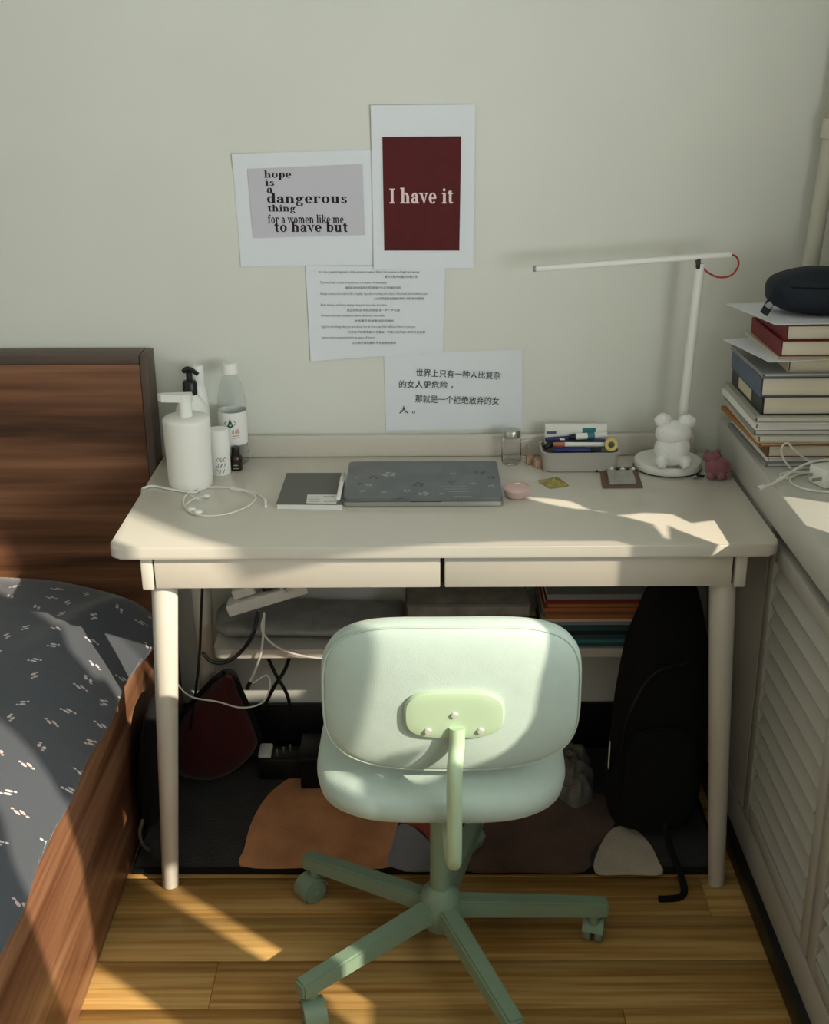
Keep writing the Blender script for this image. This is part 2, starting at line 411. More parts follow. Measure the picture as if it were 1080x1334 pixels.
def uz(u, w, xc=None):                       # a ray of the sun (cross coordinate u, height w) where it meets the curtain plane
    xc = XC if xc is None else xc; yy = (u-.631*xc)/.776; return yy, w+TAN*(.776*xc-.631*yy)
def edge(pts, xc=None): return lerp_pts(sorted([uz(u, w, xc)[::-1] for u, w in pts]))
gobo('gobo', uz(-.764, 0)[0], uz(-1.0, 0)[0], .84, 2.29, 'gobo_light', 'grey curtain panel bunched in the middle of the right-hand window, added out of view to split the sun into two beams',
        edge0=edge([(-.766, -.3), (-.766, .1), (-.755, .3), (-.75, .5), (-.752, .57), (-.80, .585), (-.81, .62), (-.765, .70), (-.757, .74), (-.757, .9)]),
        edge1=edge([(-.968, -.2), (-.972, .05), (-.985, .25), (-1.03, .40), (-1.03, .6), (-1.0, 1)]), amp=.018, wl=.06)
gobo('gobo', uz(-1.2, 0)[0], -2.72, .84, 2.29, 'gobo_light', 'grey curtain panel drawn to the rear end of the right-hand window, added out of view to bound the sun on the bed',
        edge0=edge([(-1.11, -.1), (-1.135, .02), (-1.215, .30), (-1.205, .36), (-1.17, .43), (-1.15, .6), (-1.1, .9)]))
def wline(c): return lambda yb: uz(min(-.20, .776*yb+.631*XC), 0)[1]*0+c-.73*((.776*yb+.631*XC)+.23)+TAN*(.776*XC-.631*yb)
OPN = edge([(-.568, .05), (-.568, .38), (-.60, .55), (-.645, .70), (-.66, .78), (-.645, .9), (-.7, 1.2)])
gobo('gobo', uz(-.57, 0)[0], -.93, 1.02, 2.26, 'sheer', 'white sheer voile panel hanging in the right-hand window, added out of view to soften the sun on the drawers', edge0=OPN, amp=.008, wl=.11, x=XC-.03)
gobo('gobo', uz(-.57, 0)[0], -.95, 1.5, 2.28, 'gobo_light', 'grey curtain panel swept aside over the white voile, added out of view to keep the sun off the desktop', edge0=OPN, amp=.006, wl=.11, hem=wline(.43))
TOPW = lerp_pts([(-.745, .25), (-.70, .235), (-.655, .165), (-.62, .165), (-.585, .20), (-.572, .33), (-.566, .56), (-.20, .295)])
gobo('gobo', uz(-.738, 0)[0], -.95, .84, 1.3, 'gobo', edge0=edge([(-.738, -.3), (-.738, .105), (-.77, .12), (-.77, .192), (-.744, .21), (-.738, .3)]), label= 'short grey half-curtain hanging below the white voile, added out of view to keep the sun from under the desk', amp=.002, wl=.11,
        top=lambda yb: TOPW(.776*yb+.631*XC)+TAN*(.776*XC-.631*yb))
gobo('gobo', -1.0, uz(-.10, 0)[0], .84, 2.28, 'gobo', 'grey curtain panel beside the sheer voile in the right-hand window, added out of view to shape the sun patches on the desk',
        edge1=edge([(-.15, .2), (-.178, .35), (-.165, .366), (-.135, .378), (-.085, .386), (-.075, .392), (-.09, .405), (-.091, .446), (-.094, .46), (-.097, .473), (-.10, .487), (-.112, .496), (-.122, .53), (-.118, .60)], XC+.034), amp=.003, x=XC+.034)
gobo('gobo', -.03, uz(-.02, 0)[0], .84, 2.28, 'gobo', 'grey curtain panel gathered at the corner end of the right-hand window, added with an edge cut to shape the sun patches',
        edge1=edge([(.03, .2), (.02, .30), (.0, .355), (-.045, .373), (-.019, .40), (-.05, .43), (-.088, .446), (-.0935, .458), (-.0915, .470), (-.0995, .484), (-.088, .50), (-.08, .514), (-.098, .545), (-.13, .575)], XC+.055), amp=.006, wl=.07, x=XC+.055)
pp = thing('riser_pipe', 'cream painted heating pipe in the corner behind the dark pencil case', 'pipe', P('y', -.06, 1053, 350))
a0, a1, a2 = P('y', -.06, 1047, 400), P('y', -.06, 1072, 235), P('y', -.06, 1086, 160)
top = a0+(a2-a0)*6; low = a0-(a2-a0)*1.25
low = a0+(a0-a2)*((a0.z-.83)/(a2.z-a0.z)); top = a0+(a2-a0)*((2.69-a0.z)/(a2.z-a0.z))
MB().cyl(low, P('y', -.06, 1085, 168), .0165).build('pipe_body', 'pipe', pp)
MB().cyl(P('y', -.06, 1085, 168), top, .013).build('upper_tube', 'pipe', pp)
MB().cyl(P('y', -.06, 1082, 182), P('y', -.06, 1088, 155), .022, bev=.003).build('collar', 'pipe', pp)

# ------------------------------------------------------------------ cabinet and sill on the right
CX = .6057
cab = thing('louvered_cabinet', 'low off-white cabinet with louvered doors along the right-hand wall', 'cabinet', (CX+.15, -.73, 0))
MB().box((CX+.19, -.73, .405), (.30, 1.42, .69), .002).build('carcass', 'cabinet', cab)
MB().box((CX+.027, -.73, .0255), (.075, 1.42, .047), .003).build('plinth', 'black', cab)
MB().box((CX+.020, -.73, .087), (.034, 1.42, .076), .002).build('bottom_rail', 'cabinet', cab)
MB().box((CX+.020, -1.391, .44), (.034, .098, .618), .003).build('end_panel', 'cabinet', cab)
MB().box((CX+.020, -.235, .44), (.034, .40, .618), .003).build('end_panel', 'cabinet', cab)
def door(y0, y1):
    d = MB().box((CX+.032, (y0+y1)/2, .43), (.006, y0-y1-.006, .58)).build('door', 'cabinet', cab)
    for yy in (y0-.021, y1+.021): MB().box((CX+.015, yy, .43), (.028, .036, .594), .003).build('stile', 'cabinet', d)
    for zz in (.150, .712): MB().box((CX+.015, (y0+y1)/2, zz), (.027, y0-y1-.080, .034), .003).build('rail', 'cabinet', d)
    n = 12; me = None
    for k in range(n):
        z = .176+(.700-.176)*(k+.45)/n
        if me is None:
            s0 = MB().box((0, 0, 0), (.006, y0-y1-.080, .047), .002, rot=(0, math.radians(27), 0), seg=1).build('slat', 'cabinet', d, world=False)
            me = s0.data; o = s0
        else:
            o = bpy.data.objects.new('slat', me); COL.objects.link(o); o.parent = d
        o.location = Vector((CX+.0135, (y0+y1)/2, z)) - cab.location
    return d
for a in (-.445, -.885): door(a, a-.435)
sill = thing('window_sill', 'long pale grey stone window sill on top of the louvered cabinet', 'sill', (CX+.17, -.73, .752))
MB().box((CX+.172, -.7225, .79), (.345, 1.439, .074), .004).build('slab', 'sill', sill)

# ------------------------------------------------------------------ the bed
bed = thing('bed', 'walnut bed with a tall flat headboard, left of the desk', 'bed', (-1.5, -1.1, 0))
HX = -.604
MB().box((-1.5, -.058, .505), (2*(1.5+HX)-.034, .04, .932), .002).build('headboard', 'walnut', bed)
MB().box((HX-.008, -.047, .495), (.016, .07, .99), .002).box((-1.508+HX*0, -.047, .981), (2*(1.5+HX)-.018, .07, .018), .002).build('headboard_edge', 'walnut_edge', bed)
MB().box((-.657, -1.24, .198), (.030, 2.33, .392), .003).build('side_rail', 'walnut_rail', bed)
MB().box((-2.36, -1.24, .198), (.030, 2.33, .392), .003).build('side_rail', 'walnut_rail', bed)
MB().box((-1.5, -1.24, .2), (1.66, 2.3, .08)).build('slat_base', 'walnut_edge', bed)
mt = MB().box((-1.51, -1.22, .34), (1.66, 2.22, .19), .04, seg=3).build('mattress', 'sheet')
tag(mt, 'mattress wrapped in a dark sheet inside the walnut bed frame', 'mattress')
# duvet: a draped sheet with thickness
NX, NY = 90, 120; b = MB(); g = []; uvs = {}
EZ = .372
for i in range(NX+1):
    g.append([])
    for j in range(NY+1):
        yv = -.09-(2.2)*j/NY
        edgex = -.632+.004*sin(yv*9)+.004*sin(yv*23+1)+(.030*math.exp(-((yv+.16)/.17)**2))
        q = i/NX; xv = -2.3+(edgex+2.3)*(1-(1-q)**1.25)
        d = max(0, edgex-xv)
        h = .02+.105*(1-math.exp(-(d/.075)**1.1)) + .05*(1-math.exp(-d/.4))
        nz = noise.noise(Vector((xv*3, yv*3, 1)))*.022+noise.noise(Vector((xv*8, yv*6, 4)))*.008
        fold = .022*math.exp(-((xv+.70-.35*(yv+.25))/.03)**2)*math.exp(-((yv+.27)/.16)**2)
        z = EZ+.012+h+nz*min(1, d/.12)+fold*min(1, d/.03)
        if yv > -.2: z -= .035*((yv+.2)/.11)**2
        vv = b.bm.verts.new((xv, yv, z)); g[-1].append(vv); uvs[vv] = (xv, yv+.5*(z-.5))
ly = b.bm.loops.layers.uv.new('UVMap')
def addf(vs):
    f = b.bm.faces.new(vs)
    for l in f.loops: l[ly].uv = uvs[l.vert]
for i in range(NX):
    for j in range(NY): addf((g[i][j], g[i][j+1], g[i+1][j+1], g[i+1][j]))
# under edge rolled in
rim = [b.bm.verts.new((max(v.co.x-.004, -.6405), v.co.y, v.co.z-.012)) for v in g[NX]]
for v, w in zip(g[NX], rim): uvs[w] = (v.co.x+.03, v.co.y)
for j in range(NY): addf((g[NX][j], g[NX][j+1], rim[j+1], rim[j]))
dv = b.build('duvet', 'duvet', ang=80)
tag(dv, 'dark slate duvet printed with small pale footprint motifs on the bed', 'duvet')
# ------------------------------------------------------------------ the desk
FY = -.535
desk = thing('desk', 'cream lacquered writing desk with two flat drawers and round tapered legs', 'desk', (0, -.27, 0))
pts = []
for (cx_, cy_, a_) in ((.6-.02, FY+.02, -90), (.6-.004, -.014, 0), (-.6+.004, -.014, 90), (-.6+.02, FY+.02, 180)):
    rr = .02 if cy_ < -.1 else .004
    for k in range(6): pts.append((cx_+rr*cos(math.radians(a_+18*k)), cy_+rr*sin(math.radians(a_+18*k))))
b = MB().prism(pts, .727, .750)
es = [e for e in b.bm.edges if abs(e.verts[0].co.z-e.verts[1].co.z) < 1e-6]
bmesh.ops.bevel(b.bm, geom=es, offset=.004, segments=3, affect='EDGES', profile=.5)
b.build('tabletop', 'desk', desk)
MB().box((.0, -.022, .774), (1.10, .016, .048), .004).build('backboard', 'desk', desk)
MB().box((0, -.28, .695), (1.06, .40, .062)).build('apron', 'drawer', desk)
def drawer(x0, x1):
    d = MB().box(((x0+x1)/2, FY+.024, .694), (x1-x0, .018, .064), .0025).build('drawer', 'drawer', desk)
    MB().box(((x0+x1)/2, FY+.018, .728), (x1-x0-.02, .02, .001)).build('shadow_gap', 'black', d) if False else None
drawer(-.524, -.006); drawer(.002, .522)
for gx_ in (-.001, -.527, .525): MB().box((gx_, FY+.037, .694), (.011, .008, .060)).build('drawer_gap', 'black', desk)
for sx in (-1, 1):
    MB().box((sx*.538, FY+.03, .693), (.022, .03, .068), .004).build('corner_post', 'desk', desk)
    MB().cyl((sx*.515, FY+.05, .661), (sx*.551, FY+.027, 0), .0245, .0165, seg=28, bev=.002).build('leg', 'desk', desk)
    MB().cyl((sx*.520, -.12, .661), (sx*.535, -.05, 0), .024, .0165, seg=28, bev=.002).build('leg', 'desk', desk)
b = MB()
pts = []
for (cx_, cy_, a_) in ((.47, -.18, -90), (.47, -.06, 0), (-.47, -.06, 90), (-.47, -.18, 180)):
    for k in range(5): pts.append((cx_+.02*cos(math.radians(a_+22.5*k)), cy_+.02*sin(math.radians(a_+22.5*k))))
b.prism(pts, .352, .372).build('shelf', 'desk', desk)

# ------------------------------------------------------------------ swivel chair
ch = thing('swivel_chair', 'mint green upholstered swivel chair with sage metal base pushed up to the desk', 'chair', (-.008, -.70, 0))
CXc, CYc = -.008, -.70
bm_ = Matrix.Translation((.006, -.862, .632)) @ Matrix.Rotation(math.radians(6), 4, 'X')
def wider(x, z): return (x*(1-.03*(z/.135)*.5), z)
MB().pillow(.412, .278, .060, 3.6, 3.4, bm_, curve=.42, fn=wider, rings=11, seg=80).noise(.0012, 9, 3).build('backrest', 'mint', ch, ang=80)
b = MB(); pts = []
for k in range(81):
    a = 2*pi*k/80; c, q = cos(a), sin(a)
    x, z = .2015*abs(c)**(2/3.6)*(1 if c >= 0 else -1), .1345*abs(q)**(2/3.6)*(1 if q >= 0 else -1)
    x, z = wider(x, z); pts.append(bm_ @ Vector((x, -.0150+.42*x*x, z)))
b.tube(pts, .0018, seg=6, smooth=False).build('piping', 'mintpipe', ch)
sm_ = Matrix.Translation((-.008, -.70, .437)) @ Matrix.Rotation(math.radians(90), 4, 'X')
MB().pillow(.425, .40, .074, 3.3, 3.6, sm_, rings=11, seg=80).noise(.0015, 8, 5).build('seat', 'mint', ch, ang=80)
MB().box((-.008, -.70, .397), (.15, .20, .02), .008).build('seat_plate', 'sagedark', ch)
# bracket on the back
pm = bm_ @ Matrix.Translation((.004, -.032, -.012))
br = MB().pillow(.156, .088, .016, 3.2, 5, pm, rings=6, seg=48).build('bracket', 'sage', ch)
for x, z in ((0, .004), (-.041, -.026), (.041, -.026)):
    c = pm @ Vector((x, -.008, z)); n = (pm.to_3x3() @ Vector((0, -1, 0)))
    s_ = MB().cyl(c, c+n*.004, .0058, .0045, seg=16).cyl(c+n*.0035, c+n*.0042, .002, seg=6).build('screw', 'chrome', br)
MB().tube([pm @ Vector((.004, -.008, -.02)), pm @ Vector((.004, -.017, -.05)), (.010, -.925, .53), (.010, -.928, .45), (.010, -.925, .375), (.009, -.905, .352), (.004, -.86, .36), (-.004, -.76, .385)], .0125, seg=16).build('back_bar', 'sage', ch)
MB().cyl((CXc, CYc, .14), (CXc, CYc, .395), .019, seg=24).cyl((CXc, CYc, .30), (CXc, CYc, .395), .024, seg=24).build('column', 'sagedark', ch)
MB().tube([(.02, -.66, .39), (.03, -.64, .33), (.032, -.63, .25)], .01, seg=10).build('height_lever', 'sagedark', ch)
MB().lathe([(0, .058), (.030, .059), (.036, .072), (.040, .108), (.034, .134), (.022, .147), (0, .149)], (CXc, CYc, 0), 32).build('hub', 'sagedark', ch)
for deg, R in ((75, .312), (147.5, .313), (218.5, .312), (293, .308), (3.8, .312)):
    a = math.radians(deg); d = Vector((cos(a), sin(a), 0)); n = Vector((-sin(a), cos(a), 0)); hubp = Vector((CXc, CYc, 0))
    b = MB(); prof = [(.025, .082, .120, .0170), (R*.55, .073, .108, .0160), (R, .0640, .096, .0150)]
    vs = []
    for r, z0, z1, hw in prof:
        vs.append([b.bm.verts.new(hubp+d*r+n*sx*hw+Vector((0, 0, z))) for sx, z in ((-1, z0), (1, z0), (1, z1), (-1, z1))])
    for p, q in zip(vs, vs[1:]):
        for k in range(4): b.bm.faces.new((p[k], p[(k+1) % 4], q[(k+1) % 4], q[k]))
    b.bm.faces.new(vs[0][::-1]); b.bm.faces.new(vs[-1])
    bmesh.ops.bevel(b.bm, geom=b.bm.edges[:], offset=.004, segments=2, affect='EDGES')
    b.build('base_arm', 'sagedark', ch)
    ca = math.radians(deg+70); f = Vector((cos(ca), sin(ca), 0)); sd_ = Vector((-sin(ca), cos(ca), 0))
    cc = hubp+d*(R-.024)+Vector((0, 0, .0135 if deg == 75 else 0))
    cas = MB().cyl(cc+Vector((0, 0, .045)), cc+Vector((0, 0, .070)), .011, seg=14)
    wc = cc+f*.012+Vector((0, 0, .0252))
    A_ = [math.radians(t) for t in range(15, 196, 15)]
    hp = [(.0290*cos(a), .0290*sin(a)) for a in A_]+[(.0262*cos(a), .0262*sin(a)) for a in A_[::-1]]
    mt_ = Matrix(((-f.x, 0, sd_.x, wc.x), (-f.y, 0, sd_.y, wc.y), (0, 1, 0, wc.z), (0, 0, 0, 1)))
    cas.prism(hp, -.0195, .0195, mt_).cyl(wc-sd_*.020, wc+sd_*.020, .005, seg=12)
    co_ = cas.build('caster', 'sagedark', ch)
    for sx in (-1, 1):
        MB().cyl(wc+sd_*sx*.004, wc+sd_*sx*.0180, .0250, seg=28, bev=.003).build('wheel', 'sagewheel', co_)

# ------------------------------------------------------------------ rug and floor things
rugz = .012
def patch(pxs, z): return [tuple(P('z', z, x, y))[:2] for x, y in pxs]
def smoothpoly(pts, n=6):
    out = []; N_ = len(pts)
    for i in range(N_):
        p0, p1, p2, p3 = [Vector(pts[(i+k-1) % N_]) for k in range(4)]
        for k in range(n):
            t = k/n
            v = .5*((2*p1)+(p2-p0)*t+(2*p0-5*p1+4*p2-p3)*t*t+(3*p1-p0-3*p2+p3)*t**3); out.append((v.x, v.y))
    return out
rug = thing('rug', 'dark plush rug with orange, grey and cream patches under the desk', 'rug', (0, -.25, 0))
b = MB().prism([(-.634, -.472), (.57, -.478), (.57, -.105), (.495, -.105), (.495, -.018), (-.495, -.018), (-.495, -.105), (-.634, -.105)], .001, rugz)
b.build('base', 'rug', rug)
MB().tube([(-.634, -.105, .008), (-.634, -.472, .008), (.57, -.478, .008), (.57, -.105, .008)], .0078, seg=8, smooth=False).build('border', 'blackfab', rug)
def rp(pxs, m, h, sm=True):
    p = patch(pxs, rugz)
    if sm: p = smoothpoly(p)
    MB().prism(p, rugz-.001, rugz+h).build('patch', m, rug)
rp([(319, 1131), (319, 1105), (330, 1068), (352, 1035), (385, 1012), (430, 1003), (490, 1015), (520, 1050), (512, 1100), (508, 1131), (420, 1132)], 'rugorange', .004)
rp([(509, 1131), (512, 1100), (520, 1078), (535, 1078), (560, 1100), (575, 1132)], 'ruggrey', .0046)
rp([(500, 1040), (540, 1050), (580, 1060), (585, 1100), (570, 1108), (548, 1082), (520, 1070)], 'rugred', .0052)
rp([(600, 1131), (612, 1080), (650, 1045), (720, 1030), (790, 1040), (800, 1075), (770, 1110), (762, 1135), (680, 1136)], 'rugbrown', .004)
rp([(776, 1137), (780, 1108), (798, 1082), (822, 1080), (845, 1100), (858, 1125), (861, 1139), (820, 1139)], 'rugcream', .0048)
rp([(385, 960), (405, 945), (430, 960), (440, 990), (420, 1002), (395, 990)], 'ruggrey', .004)

# maroon cushion leaning against the wall
cu = thing('cushion', 'dark maroon wedge-shaped cushion with black trim leaning in the corner under the desk', 'cushion', P('y', -.16, 300, 1000))
out = smoothpoly([tuple((P('y', -.15, x, y).x, P('y', -.15, x, y).z)) for x, y in ((226, 995), (232, 945), (262, 905), (296, 878), (312, 905), (330, 945), (334, 968), (310, 995), (270, 1008))], 5)
zmin = min(z for x, z in out)-.010
cxm = sum(x for x, z in out)/len(out); czm = sum(z for x, z in out)/len(out)
b = MB(); ly_ = []
for sg in (-1, 1):
    pr = None
    for r, t in ((1, .008), (.93, .03), (.75, .045), (.4, .05), (0, .052)):
        ring = [b.bm.verts.new((cxm+(x-cxm)*r, -.15+sg*t+.10*(z-zmin)*.6, czm+(z-czm)*r-zmin+.014)) for x, z in out] if r else [b.bm.verts.new((cxm, -.15+sg*t+.06*(czm-zmin), czm-zmin+.014))]
        if pr:
            n = len(pr)
            for k in range(n):
                f = [pr[k], pr[(k+1) % n]]+([ring[0]] if len(ring) == 1 else [ring[(k+1) % n], ring[k]])
                b.bm.faces.new(f)
        else: ly_.append(ring)
        pr = ring
n = len(ly_[0])
for k in range(n): b.bm.faces.new((ly_[0][k], ly_[0][(k+1) % n], ly_[1][(k+1) % n], ly_[1][k]))
b.build('body', 'maroon', cu, ang=80)
MB().tube([(cxm+(x-cxm)*1.01, -.15+.06*(z-zmin), czm+(z-czm)*1.01-zmin+.0155) for x, z in out]+[(cxm+(out[0][0]-cxm)*1.01, -.15+.06*(out[0][1]-zmin), czm+(out[0][1]-czm)*1.01-zmin+.0155)], .0085, seg=8, smooth=False).build('trim', 'blackfab', cu)

# black backpack
bp = thing('backpack', 'black backpack standing under the right end of the desk', 'backpack', (.455, -.27, rugz))
BW = lerp_pts([(0, .088), (.06, .098), (.2, .098), (.38, .082), (.48, .06), (.54, .036), (.565, .004)])
BD = lerp_pts([(0, .10), (.06, .12), (.25, .12), (.4, .095), (.5, .06), (.55, .03), (.565, .004)])
b = MB(); prev = None; SG = 40
for k in range(29):
    z = .565*k/28; ring = []
    for s_ in range(SG):
        a = 2*pi*s_/SG; c, q = cos(a), sin(a)
        x = BW(z)*abs(c)**(.62)*(1 if c >= 0 else -1); yv = BD(z)*abs(q)**(.62)*(1 if q >= 0 else -1)
        ring.append(b.bm.verts.new((.455+x+.03*(z/.56), -.265+yv+.05*z, rugz+.010+z)))
    if prev:
        for s_ in range(SG): b.bm.faces.new((prev[s_], prev[(s_+1) % SG], ring[(s_+1) % SG], ring[s_]))
    else: b.bm.faces.new(ring[::-1])
    prev = ring
b.bm.faces.new(prev)
b.noise(.008, 7, 2).build('bag_body', 'blackfab', bp, ang=80)
MB().pillow(.15, .24, .05, 3.4, 3, Matrix.Translation((.452, -.382, .16))).build('front_pocket', 'blackfab', bp, ang=80)
MB().tube([(.47, -.235, .56), (.475, -.255, .60), (.485, -.245, .60), (.49, -.225, .565)], .006).build('carry_handle', 'blackfab', bp)
MB().tube([(.372, -.36, .22), (.378, -.372, .30), (.42, -.372, .40), (.5, -.35, .42)], .003, seg=6).build('zip', 'black', bp)
b = MB(); q = [(.455, -.37, .10), (.47, -.44, .035), (.478, -.49, .022), (.482, -.53, .006), (.47, -.556, .005), (.44, -.562, .005), (.425, -.562, .005)]
b.tube(q, .007, seg=8)
b.build('strap', 'blackfab', bp)
MB().pillow(.03, .06, .004, 5, 4, Matrix.Translation((.357, -.30, .17)) @ Matrix.Rotation(math.radians(80), 4, 'Z')).build('care_label', 'white', bp, ang=80)

# crumpled cloth
b = MB(); gx = 26; vv = []
for i in range(gx+1):
    r_ = []
    for j in range(gx+1):
        u_, v_ = i/gx*2-1, j/gx*2-1
        sh = 1-.25*abs(u_*v_)
        x, yv = .300+u_*.045*sh, -.16+v_*.115*sh
        h = .055*max(0, 1-(u_*u_+v_*v_)*.55)+.022*noise.noise(Vector((x*38, yv*30, 2)))+.012*noise.noise(Vector((x*80, yv*70, 5)))
        r_.append(b.bm.verts.new((x+.012*noise.noise(Vector((x*30, yv*30, 9))), yv+.012*noise.noise(Vector((yv*30, x*30, 3))), rugz+.012+max(0, h))))
    vv.append(r_)
for i in range(gx):
    for j in range(gx): b.bm.faces.new((vv[i][j], vv[i+1][j], vv[i+1][j+1], vv[i][j+1]))
low_ = [v for r_ in (vv[0], [x[-1] for x in vv], vv[-1][::-1], [x[0] for x in vv][::-1]) for v in r_[:-1]]
dn = [b.bm.verts.new((v.co.x, v.co.y, rugz+.006)) for v in low_]
for k in range(len(low_)):
    j = (k+1) % len(low_); b.bm.faces.new((low_[k], low_[j], dn[j], dn[k]))
tag(b.build('cloth', 'cloth', ang=180), 'crumpled grey cloth lying on the rug beside the backpack', 'cloth')

# black tote slumped at the bed rail
tb = thing('tote_bag', 'slumped black bag between the bed rail and the left desk leg', 'bag', (-.600, -.30, 0))
b = MB().pillow(.21, .30, .05, 2.8, 2.6, Matrix.Translation((-.606, -.31, .178)) @ Matrix.Rotation(pi/2, 4, 'Z') @ Matrix.Rotation(math.radians(5), 4, 'X'), rings=9, seg=48)
b.noise(.006, 14, 4).build('body', 'blackfab', tb, ang=80)
MB().tube([P('y', -.43, 186, 1068), P('y', -.43, 182, 1085), P('y', -.425, 186, 1100), P('y', -.42, 194, 1108)], .0035, seg=6).build('strap', 'cloth', tb)

# ------------------------------------------------------------------ lettering
def arc(cx, cy, rx, ry, tx, ty, a0, a1, n=14):
    """sector of an elliptic ring: outer radii rx, ry; stroke tx at the sides, ty at top and bottom"""
    A = [math.radians(a0+(a1-a0)*k/n) for k in range(n+1)]
    o = [(cx+rx*cos(a), cy+ry*sin(a)) for a in A]; i = [(cx+(rx-tx)*cos(a), cy+(ry-ty)*sin(a)) for a in A]
    return [[o[k], o[k+1], i[k+1], i[k]] for k in range(n)]
def R_(x0, y0, x1, y1): return [[(x0, y0), (x1, y0), (x1, y1), (x0, y1)]]
def D_(*p): return [list(p)]
ST, HR, XH, AH = .150, .058, .50, .74          # stem, hairline, x-height, ascender
def serif(xc, y, w=.25): return R_(xc-w/2, y, xc+w/2, y+HR)
def flag(x, y): return D_((x-.07, y-HR), (x, y-HR), (x, y), (x-.07, y-.01))
def glyph(c):
    s = ST; G = []; w = .5
    def bowl(cx, rx=.21): return arc(cx, XH/2, rx, XH/2+.01, s*.95, HR, 0, 360, 24)
    def stem(x, y0, y1): return R_(x, y0, x+s, y1)
    def shoulder(x, top=XH): # from stem at x: arch to a right stem
        return arc(x+s+.085, top-.15, .165, .16, s*.95, HR*1.3, 0, 150, 12)+stem(x+s+.125, 0, top-.14)+serif(x+s+.19, 0)
    if c == 'h': G = stem(.07, 0, AH)+flag(.07, AH)+serif(.13, 0)+shoulder(.07); w = .58
    elif c == 'n': G = stem(.07, 0, XH)+flag(.07, XH)+serif(.13, 0)+shoulder(.07); w = .58
    elif c == 'm': G = stem(.07, 0, XH)+flag(.07, XH)+serif(.13, 0)+shoulder(.07)+shoulder(.32); w = .83
    elif c == 'r': G = stem(.07, 0, XH)+flag(.07, XH)+serif(.14, 0, .28)+arc(.30, XH-.13, .13, .14, .06, HR, 60, 165, 8)+arc(.36, XH-.08, .065, .07, .065, .07, 0, 360, 12); w = .44
    elif c == 'u': G = stem(.07, .13, XH)+flag(.07, XH)+arc(.225, .15, .155, .16, s*.95, HR*1.2, 180, 330, 12)+stem(.32, 0, XH)+flag(.32, XH)+R_(.44, 0, .51, HR); w = .56
    elif c == 'o': G = bowl(.26, .225); w = .52
    elif c == 'e': G = arc(.25, XH/2, .215, XH/2+.01, s*.95, HR, 0, 318, 22)+R_(.1, XH/2-HR/2, .455, XH/2+HR/2); w = .49
    elif c == 'a': G = arc(.2, .14, .17, .15, s*.9, HR, 60, 330, 14)+stem(.27, .06, XH-.13)+arc(.235, XH-.14, .16, .15, s*.9, HR, 0, 160, 10)+arc(.115, XH-.13, .06, .065, .06, .065, 0, 360, 10)+R_(.33, 0, .47, HR)+R_(.20, XH/2+.0, .3, XH/2+HR); w = .48
    elif c == 'd': G = bowl(.25, .205)+stem(.34, 0, AH)+flag(.34, AH)+R_(.45, 0, .53, HR); w = .55
    elif c == 'b': G = bowl(.31, .205)+stem(.07, 0, AH)+flag(.07, AH); w = .55
    elif c == 'p': G = bowl(.31, .205)+stem(.07, -.24, XH)+flag(.07, XH)+serif(.13, -.24); w = .55
    elif c == 'g': G = arc(.22, .31, .175, .18, s*.85, HR, 0, 360, 20)+arc(.23, -.09, .21, .14, s*.75, HR, 0, 360, 20)+arc(.17, .08, .11, .08, .06, HR, 90, 270, 8)+R_(.15, .0, .3, .06)+arc(.42, .44, .06, .06, .06, .06, 0, 360, 10)+R_(.34, .42, .42, .46); w = .5
    elif c == 's': G = arc(.2, .355, .145, .135, s*.8, HR, 20, 250, 14)+arc(.215, .125, .155, .135, s*.8, HR, -160, 75, 14)+D_((.10, .33), (.2, .2), (.33, .16), (.2, .32))+R_(.305, .33, .335, .47)+R_(.055, .01, .085, .16); w = .41
    elif c == 'i': G = stem(.09, 0, XH)+flag(.09, XH)+serif(.155, 0)+arc(.15, .64, .075, .075, .075, .075, 0, 360, 14); w = .31
    elif c == 'l': G = stem(.09, 0, AH)+flag(.09, AH)+serif(.155, 0); w = .31
    elif c == 't': G = stem(.11, .12, .6)+arc(.245, .13, .135, .14, s*.95, HR, 180, 330, 10)+R_(.03, XH-HR, .34, XH)+D_((.03, XH-HR), (.11, XH-HR), (.11, .6)); w = .38
    elif c == 'f': G = stem(.09, 0, .6)+arc(.235, .59, .145, .16, s*.9, HR, 40, 180, 10)+R_(.02, XH-HR, .32, XH)+serif(.16, 0, .28)+arc(.33, .66, .06, .06, .06, .06, 0, 360, 10); w = .37
    elif c == 'k': G = stem(.07, 0, AH)+flag(.07, AH)+serif(.13, 0)+D_((.19, .2), (.40, XH-.02), (.46, XH-.02), (.25, .2))+D_((.24, .26), (.33, .34), (.53, .02), (.39, .02))+serif(.43, 0, .24)+serif(.43, XH-HR, .22); w = .57
    elif c == 'v': G = D_((.04, XH-.02), (.18, XH-.02), (.33, .11), (.27, -.01))+D_((.27, -.01), (.31, .0), (.45, XH-.02), (.39, XH-.02))+serif(.11, XH-HR, .23)+serif(.42, XH-HR, .18); w = .51
    elif c == 'w': G = D_((.04, XH-.02), (.17, XH-.02), (.28, .12), (.24, -.01))+D_((.24, -.01), (.27, 0), (.385, XH-.02), (.33, XH-.02))+D_((.31, XH-.02), (.44, XH-.02), (.55, .12), (.51, -.01))+D_((.51, -.01), (.54, 0), (.66, XH-.02), (.61, XH-.02))+serif(.1, XH-HR, .22)+serif(.365, XH-HR, .2)+serif(.64, XH-HR, .17); w = .72
    elif c == 'I': G = R_(.12, 0, .27, .7)+R_(.04, 0, .35, HR)+R_(.04, .7-HR, .35, .7); w = .39
    elif c == ' ': w = .26
    return G, w
